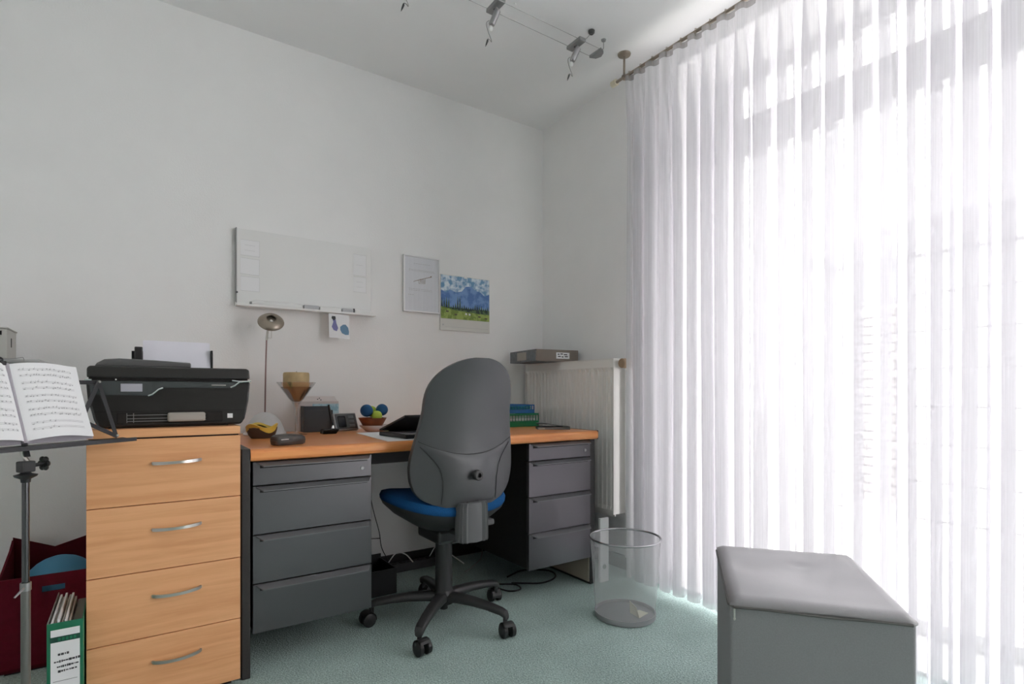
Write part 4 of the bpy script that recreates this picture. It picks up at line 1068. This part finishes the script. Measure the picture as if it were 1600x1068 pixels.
q = BM(); lathe(q, [(0, .2065), (.052, .2065), (.0535, .210), (.0535, .262), (.051, .268), (.046, .269), (.030, .266), (0, .265)], gc_, 32); obj('wax_body', q, mat('beige_wax', (0.50, 0.37, 0.19, 1), .55, noise=.15, nscale=30), cd, smooth=True)
q = BM(); tube(q, [(.588, 2.50, setdown() + .264), (.589, 2.50, setdown() + .274)], .0012, 6); obj('wick', q, INK, cd)
# letter holder and carton behind it
lh = thing('letter_holder', 'dark grey open letter holder behind the candle glass', 'letter holder', (.71, 2.63, DT))
DK = mat('holder_grey', (0.05, 0.055, 0.062, 1), .45)
for nm, a in (('front_plate', (.648, .772, 2.602, 2.606, 0, .100)), ('rear_plate', (.648, .772, 2.652, 2.656, 0, .118)), ('side_plate', (.644, .648, 2.602, 2.656, 0, .120)), ('side_plate', (.772, .776, 2.602, 2.656, 0, .100)), ('bottom_plate', (.648, .772, 2.606, 2.652, 0, .004))):
    q = BM(); box(q, a[0], a[1], a[2], a[3], setdown() + a[4], setdown() + a[5], .0012); obj(nm, q, DK, lh)
ct_ = thing('tissue_carton', 'pink white carton with a pale blue print behind the letter holder', 'carton', (.74, 2.69, DT))
q = BM(); box(q, .640, .822, 2.666, 2.714, setdown(), setdown() + .140, .001); cb = obj('carton_body', q, mat('pink_white_card', (0.66, 0.60, 0.58, 1), .7), ct_)
q = BM(); vs = [(.640, 2.666), (.822, 2.666), (.822, 2.714), (.640, 2.714)]
prism(q, [(2.664, setdown() + .140), (2.714, setdown() + .140), (2.714, setdown() + .164)], 'x', .640, .815); obj('gable_top', q, mat('pink_white_card', (0.66, 0.60, 0.58, 1), .7), ct_)
q = BM(); box(q, .700, .8225, 2.6650, 2.6662, setdown() + .05, setdown() + .128); obj('blue_print', q, twotone('pale_blue_print', rgb(150, 190, 205), rgb(186, 212, 220), 60), cb)
q = BM()
for x, z in ((.72, .15), (.735, .147), (.728, .155)): box(q, x, x + .005, 2.662, 2.6632, setdown() + z - .002, setdown() + z + .002)
obj('printed_dots', q, INK, cb)
# pen stand
ps = thing('pen_stand', 'black pen stand with one upright pen in front of the letter holder', 'pen stand', (.72, 2.47, DT))
q = BM(); prism(q, [(.686, setdown()), (.745, setdown()), (.760, setdown() + .020), (.745, setdown() + .024), (.690, setdown() + .020)], 'y', 2.445, 2.495); bevmod(obj('base', q, BLACKGL, ps), .003)
q = BM(); tube(q, [(.738, 2.475, setdown() + .022), (.740, 2.475, setdown() + .036)], [.008, .005], 10); obj('pen_socket', q, CHROME, ps, smooth=True)
q = BM(); tube(q, [(.739, 2.475, setdown() + .030), (.728, 2.477, setdown() + .085), (.720, 2.479, setdown() + .128)], [.004, .005, .0042], 8); tag(obj('pen', q, BLACKPL, smooth=True), 'slim black pen standing in the pen stand', 'pen')
# desk phone display
dp = thing('desk_calculator', 'small silver framed grey device leaning beside the pen stand', 'device', (.83, 2.56, DT), math.radians(12), worldco=False)
def slab(name, x0, x1, v0, v1, f0, f1, m, par=dp, bev=.004):
    q = BM(); box(q, x0, x1, f0, f1, v0, v1, bev)
    bmesh.ops.rotate(q, verts=q.verts, cent=(0, 0, 0), matrix=Matrix.Rotation(math.radians(-22), 3, 'X'))
    bmesh.ops.translate(q, vec=(0, 0, .0055), verts=q.verts); return obj(name, q, m, par)
fs_ = slab('silver_case', -.058, .058, 0, .085, -.006, .012, mat('satin_silver', (0.42, 0.42, 0.43, 1), .35, metal=.5))
slab('face_plate', -.052, .052, .006, .079, -.0085, -.006, mat('face_grey', (0.10, 0.105, 0.11, 1), .35), dp, .003)
slab('dark_window', -.042, -.004, .014, .068, -.0105, -.0085, BLACKGL, dp, .004)
for k in range(3): slab('button', .012, .040, .014 + k * .021, .028 + k * .021, -.0105, -.0085, mat('button_grey', (0.22, 0.24, 0.25, 1), .3), dp, .002)
# saucer, bowl, balls
sc_ = thing('saucer', 'pale pink shallow dish under the brown bowl', 'dish', (.947, 2.50, DT))
q = BM(); lathe(q, [(0, 0), (.040, 0), (.050, .004), (.074, .024), (.077, .030), (.073, .029), (.045, .010), (0, .008)], (.947, 2.50, setdown()), 36); obj('dish_body', q, mat('pale_pink_ceramic', (0.66, 0.56, 0.53, 1), .3), sc_, smooth=True)
wb_ = thing('wooden_bowl', 'small reddish brown wooden bowl standing in the pale dish', 'bowl', (.930, 2.50, DT + .012))
q = BM(); lathe(q, [(0, .0125), (.034, .0125), (.040, .018), (.063, .060), (.065, .064), (.061, .063), (.038, .024), (0, .020)], (.930, 2.50, setdown()), 36); obj('bowl_body', q, wood('red_wood', rgb(112, 56, 26), rgb(140, 74, 36), .4), wb_, smooth=True)
BB = mat('massage_blue', (0.008, 0.075, 0.20, 1), .7, bump=.25, bscale=150)
for (x, y, z, r, m, nm, lab) in ((.897, 2.488, .098, .029, BB, 'blue_ball', 'dark blue ball at the left of the wooden bowl'), (.978, 2.505, .100, .028, BB, 'blue_ball', 'dark blue ball at the right of the wooden bowl'),
                                (.940, 2.470, .0735, .024, mat('lime_rubber', (0.42, 0.55, 0.06, 1), .6), 'lime_ball', 'lime green ball between the blue balls, nearest the viewer'), (.938, 2.535, .092, .026, mat('lime_rubber', (0.42, 0.55, 0.06, 1), .6), 'lime_ball', 'lime green ball behind, half hidden by the blue balls')):
    q = BM(); sphere(q, (x, y, setdown() + z), r, 20); tag(obj(nm, q, m, smooth=True), lab, 'ball', 'balls in the wooden bowl')
# papers
def flat(name, label, pts, m, z, t=.0012):
    q = BM(); vs = [q.verts.new((x, y, z)) for x, y in pts]; f = q.faces.new(vs)
    r = bmesh.ops.extrude_face_region(q, geom=[f]); bmesh.ops.translate(q, vec=(0, 0, t), verts=[v for v in r['geom'] if isinstance(v, bmesh.types.BMVert)])
    return tag(obj(name, q, m), label, 'paper')
flat('paper_sheet', 'white printed sheets lying left of the laptop', [(.83, 2.44), (.785, 1.955), (.985, 1.95), (1.03, 2.43)], PAPER, DT + .0004)
flat('paper_sheet', 'yellow green paper lying behind the laptop', [(1.0, 2.63), (.98, 2.46), (1.22, 2.45), (1.24, 2.62)], mat('lime_paper', (0.55, 0.58, 0.30, 1), .8), DT + .0004)
flat('paper_sheet', 'white sheet on the desk right of the chair back', [(1.24, 2.15), (1.235, 1.965), (1.34, 1.96), (1.345, 2.15)], PAPER, DT + .0004)
# laptop, lid nearly closed
lp = thing('laptop', 'black laptop with its lid half lowered on the white sheets', 'laptop', (1.03, 2.12, DT + .002), math.radians(4), worldco=False)
q = BM(); box(q, -.165, .165, -.12, .12, .001, .017, .003); lbase = obj('base', q, BLACKPL, lp)
q = BM(); box(q, -.150, .150, -.105, .06, .0172, .0185, .0003); obj('keyboard', q, mat('key_grey', (0.40, 0.40, 0.41, 1), .5), lbase)
q = BM(); box(q, -.165, .165, -.238, 0, 0, .009, .003)
bmesh.ops.rotate(q, verts=q.verts, cent=(0, 0, 0), matrix=Matrix.Rotation(math.radians(-16), 3, 'X')); bmesh.ops.translate(q, vec=(0, .118, .019), verts=q.verts); obj('lid', q, BLACKPL, lp)
q = BM(); tube(q, [(-.12, .118, .018), (.12, .118, .018)], .005, 8); obj('hinge', q, BLACKGL, lp)
# stacked letter baskets
def tray(name, label, x0, x1, y0, y1, z0, h, m, fill=None):
    t = thing(name, label, 'tray', ((x0 + x1) / 2, (y0 + y1) / 2, z0))
    q = BM(); box(q, x0 + .008, x1 - .008, y0 + .008, y1 - .008, z0, z0 + .003); obj('floor_plate', q, m, t)
    for (a, c, d, e) in ((x0, x1, y0, y0 + .003), (x0, x1, y1 - .003, y1), (x0, x0 + .003, y0 + .003, y1 - .003), (x1 - .003, x1, y0 + .003, y1 - .003)):
        q = BM()
        box(q, a, c, d, e, z0, z0 + h * .42); box(q, a, c, d, e, z0 + h * .86, z0 + h)
        nbar = max(2, int((max(c - a, e - d)) / .018))
        for k in range(nbar + 1):
            if c - a > e - d: xx_ = a + (c - a - .003) * k / nbar; box(q, xx_, xx_ + .003, d, e, z0 + h * .42, z0 + h * .86)
            else: yy_ = d + (e - d - .003) * k / nbar; box(q, a, c, yy_, yy_ + .003, z0 + h * .42, z0 + h * .86)
        obj('side_wall', q, m, t)
    if fill:
        for k in range(4):
            q = BM(); box(q, x0 + .012, x1 - .014, y0 + .010 + .003 * k, y1 - .012, z0 + .004 + k * h * .2, z0 + .004 + (k + .8) * h * .2); obj('sheet_stack', q, fill[k % len(fill)], t)
    return t
tray('letter_tray', 'green slotted plastic tray on the desk below the radiator binder', 1.55, 1.818, 2.38, 2.60, setdown(), .070, mat('green_plastic', (0.01, 0.19, 0.075, 1), .4), [PAPER, mat('pale_green', (0.45, 0.55, 0.5, 1))])
tray('letter_tray', 'blue slotted plastic tray stacked inside the green tray', 1.55, 1.796, 2.39, 2.59, setdown() + .0715, .045, mat('blue_plastic', (0.012, 0.12, 0.36, 1), .4), [mat('teal_sheet', (0.02, 0.24, 0.28, 1))])
# booklet
bo = thing('booklet', 'thick dark booklet with a curling cover at the right end of the desk', 'booklet', (1.735, 2.15, DT), math.radians(-32), worldco=False)
q = BM(); box(q, -.085, .075, -.055, .06, .0006, .012, .001); obj('page_block', q, mat('grey_pages', (0.20, 0.205, 0.20, 1), .6), bo)
q = BM(); grid(q, [[(-.087 + .164 * i / 12, y, .0128 + .016 * math.sin(PI * (1 - i / 12) * .55) ** 2) for i in range(13)] for y in (-.057, .062)]); obj('cover', q, mat('dark_green_cover', (0.045, 0.055, 0.052, 1), .25), bo, smooth=True, solid=.0012)
q = BM(); box(q, -.080, -.050, -.0565, -.055, .002, .011); obj('edge_label', q, mat('dull_beige', (0.4, 0.37, 0.33, 1)), bo)

# ================================================================= CEILING CABLE LIGHTS
cbA, cbB, CZ = 1.896, 1.830, 2.472
ck = thing('cable_track', 'pair of thin tension cables carrying the ceiling spotlights', 'cable lighting', (1.2, 1.863, CZ))
q = BM(); tube(q, [(-1.0, cbA, CZ), (1.745, cbA, CZ)], .0011, 6); obj('cable', q, LAMPMETAL, ck)
q = BM(); tube(q, [(-1.0, cbB, CZ), (1.745, cbB, CZ)], .0011, 6); obj('cable', q, LAMPMETAL, ck)
q = BM(); prism(q, [(1.745, cbA + .004), (1.748, cbB - .004), (1.775, cbB + .008), (1.785, (cbA + cbB) / 2), (1.775, cbA - .008)], 'z', CZ - .006, CZ + .006); obj('end_clamp', q, LAMPMETAL, ck)
q = BM(); tube(q, [(1.775, 1.863, CZ), (1.80, 1.863, CZ + .04), (1.80, 1.863, Z_C)], .0016, 6); lathe(q, [(0, -.006), (.010, -.006), (.012, 0), (0, 0)], (1.80, 1.863, Z_C), 12); obj('end_anchor', q, LAMPMETAL, ck)
q = BM(); lathe(q, [(0, -.016), (.008, -.018), (.014, -.012), (.015, -.002), (.012, 0), (0, 0)], (1.708, 1.845, Z_C), 16); tube(q, [(1.708, 1.845, Z_C - .012), (1.66, 1.863, CZ + .006)], .0009, 6); obj('ceiling_feed', q, mat('dark_cap', (0.06, 0.06, 0.06, 1), .4), ck, smooth=True)
q = BM()
for (x, y) in ((1.325, 1.90), (1.30, 1.87)): lathe(q, [(0, -.006), (.005, -.006), (.005, 0), (0, 0)], (x, y, Z_C), 10)
obj('ceiling_screw', q, WHITE, ck)
def spot(x, label, first=None):
    if first is None:
        t = thing('cable_spotlight', label, 'spotlight', (0, 1.863, CZ), group='ceiling cable spotlights', worldco=False)
        q = BM(); box(q, -.018, .018, -.046, .046, -.010, .006, .003); obj('bridge_bar', q, LAMPMETAL, t)
        q = BM(); box(q, -.004, .004, .0, .012, -.0108, -.0095); obj('bar_slot', q, INK, t)
        q = BM(); tube(q, [(.0, -.005, -.010), (-.002, .0, -.03)], .006, 8); obj('swivel', q, LAMPMETAL, t)
        q = BM(); tube(q, [(.006, -.006, -.018), (.006, -.006, -.022), (-.012, .012, -.074), (-.012, .012, -.078)], [.008, .0125, .0125, .009], 16); obj('lamp_barrel', q, mat('spot_metal', (0.42, 0.42, 0.43, 1), .28, metal=1), t, smooth=True)
        q = BM(); sphere(q, (-.0155, .015, -.090), .0105, 12, (1, 1, 1.15)); obj('bulb', q, mat('bulb_white', (0.85, 0.85, 0.83, 1), .3), t, smooth=True)
        q = BM(); tube(q, catmull([(-.022, .014, -.060), (-.034, .016, -.075), (-.026, .016, -.105), (-.014, .012, -.135), (-.014, .010, -.146), (-.022, .010, -.140), (-.030, .012, -.138)], 5), .0013, 6); obj('lead_wire', q, LAMPMETAL, t)
        q = BM(); tube(q, [(-.030, .012, -.140), (-.031, .012, -.146), (-.036, .013, -.160), (-.040, .014, -.172)], [.002, .004, .003, .0005], 8); obj('wire_end_cap', q, INK, t, smooth=True)
    else:
        t = first.copy(); COL.objects.link(t); t['label'] = label
        for c in first.children:
            k = c.copy(); COL.objects.link(k); k.parent = t
    t.location = (x, 1.863, CZ); return t
s1 = spot(1.632, 'chrome spotlight on the ceiling cables nearest the curtain')
spot(1.205, 'chrome spotlight on the ceiling cables left of the one by the curtain', s1)
spot(.845, 'chrome ceiling spotlight whose wire tip dips in at the picture top', s1)

# ================================================================= UNDER THE DESK
pw = thing('power_strip', 'long dark power strip on the carpet along the back wall', 'power strip', (1.25, 2.66, 0))
q = BM(); box(q, 1.06, 1.40, 2.640, 2.690, .0, .042, .004); obj('strip_body', q, mat('strip_grey', (0.045, 0.045, 0.05, 1), .5), pw)
for k in range(6): q = BM(); lathe(q, [(.014, .0), (.019, .0), (.019, .003), (.014, .003)], (1.10 + k * .05, 2.665, .042), 14); obj('socket', q, BLACKPL, pw)
def cord(name, label, pts, r, m): q = BM(); tube(q, catmull(pts, 6), r, 6); return tag(obj(name, q, m, smooth=True), label, 'cable')
cord('cable', 'black cable hanging from the desk down to the power strip', [(.965, 2.645, .69), (.955, 2.65, .55), (.985, 2.655, .36), (1.02, 2.65, .22), (1.03, 2.64, .14), (1.08, 2.655, .05)], .0022, BLACKPL)
cord('cable', 'black cable running level from the left pedestal toward the power strip', [(.74, 2.66, .20), (.85, 2.665, .185), (.95, 2.665, .19), (1.03, 2.66, .185)], .0022, BLACKPL)
cord('cable', 'short white plug cable arching over the power strip', [(1.05, 2.62, .06), (1.09, 2.60, .115), (1.14, 2.60, .10), (1.18, 2.60, .055)], .003, WHITE)
cord('cable', 'white cable arching beside the chair column', [(1.30, 2.655, .05), (1.33, 2.63, .105), (1.38, 2.60, .07), (1.45, 2.55, .012)], .003, WHITE)
cord('cable', 'pale cable lying across the carpet behind the chair', [(1.40, 2.45, .004), (1.47, 2.50, .004), (1.56, 2.56, .02), (1.62, 2.64, .06)], .0028, mat('grey_cable', (0.35, 0.35, 0.34, 1), .5))
cord('cable', 'black cable loop on the carpet below the right pedestal', [(1.50, 2.18, .004), (1.62, 2.10, .004), (1.73, 2.13, .004), (1.76, 2.22, .005), (1.66, 2.30, .005), (1.53, 2.26, .006)], .004, BLACKPL)
cord('cable', 'small black cable coil on the carpet beside the chair castor', [(1.40, 2.20, .004), (1.43, 2.10, .004), (1.49, 2.09, .004), (1.50, 2.15, .006), (1.44, 2.20, .005), (1.36, 2.26, .004)], .0035, BLACKPL)
bb_ = thing('footrest_box', 'black open box on the carpet behind the left pedestal', 'box', (.90, 2.44, 0))
for nm, a in (('side_wall', (.80, 1.0, 2.38, 2.386, 0, .115)), ('side_wall', (.80, 1.0, 2.574, 2.58, 0, .135)), ('side_wall', (.80, .806, 2.386, 2.574, 0, .13)), ('side_wall', (.994, 1.0, 2.386, 2.574, 0, .115)), ('bottom_plate', (.806, .994, 2.386, 2.574, 0, .006))):
    q = BM(); box(q, *a[:4], a[4] + .001, a[5], .001); obj(nm, q, BLACKPL, bb_)
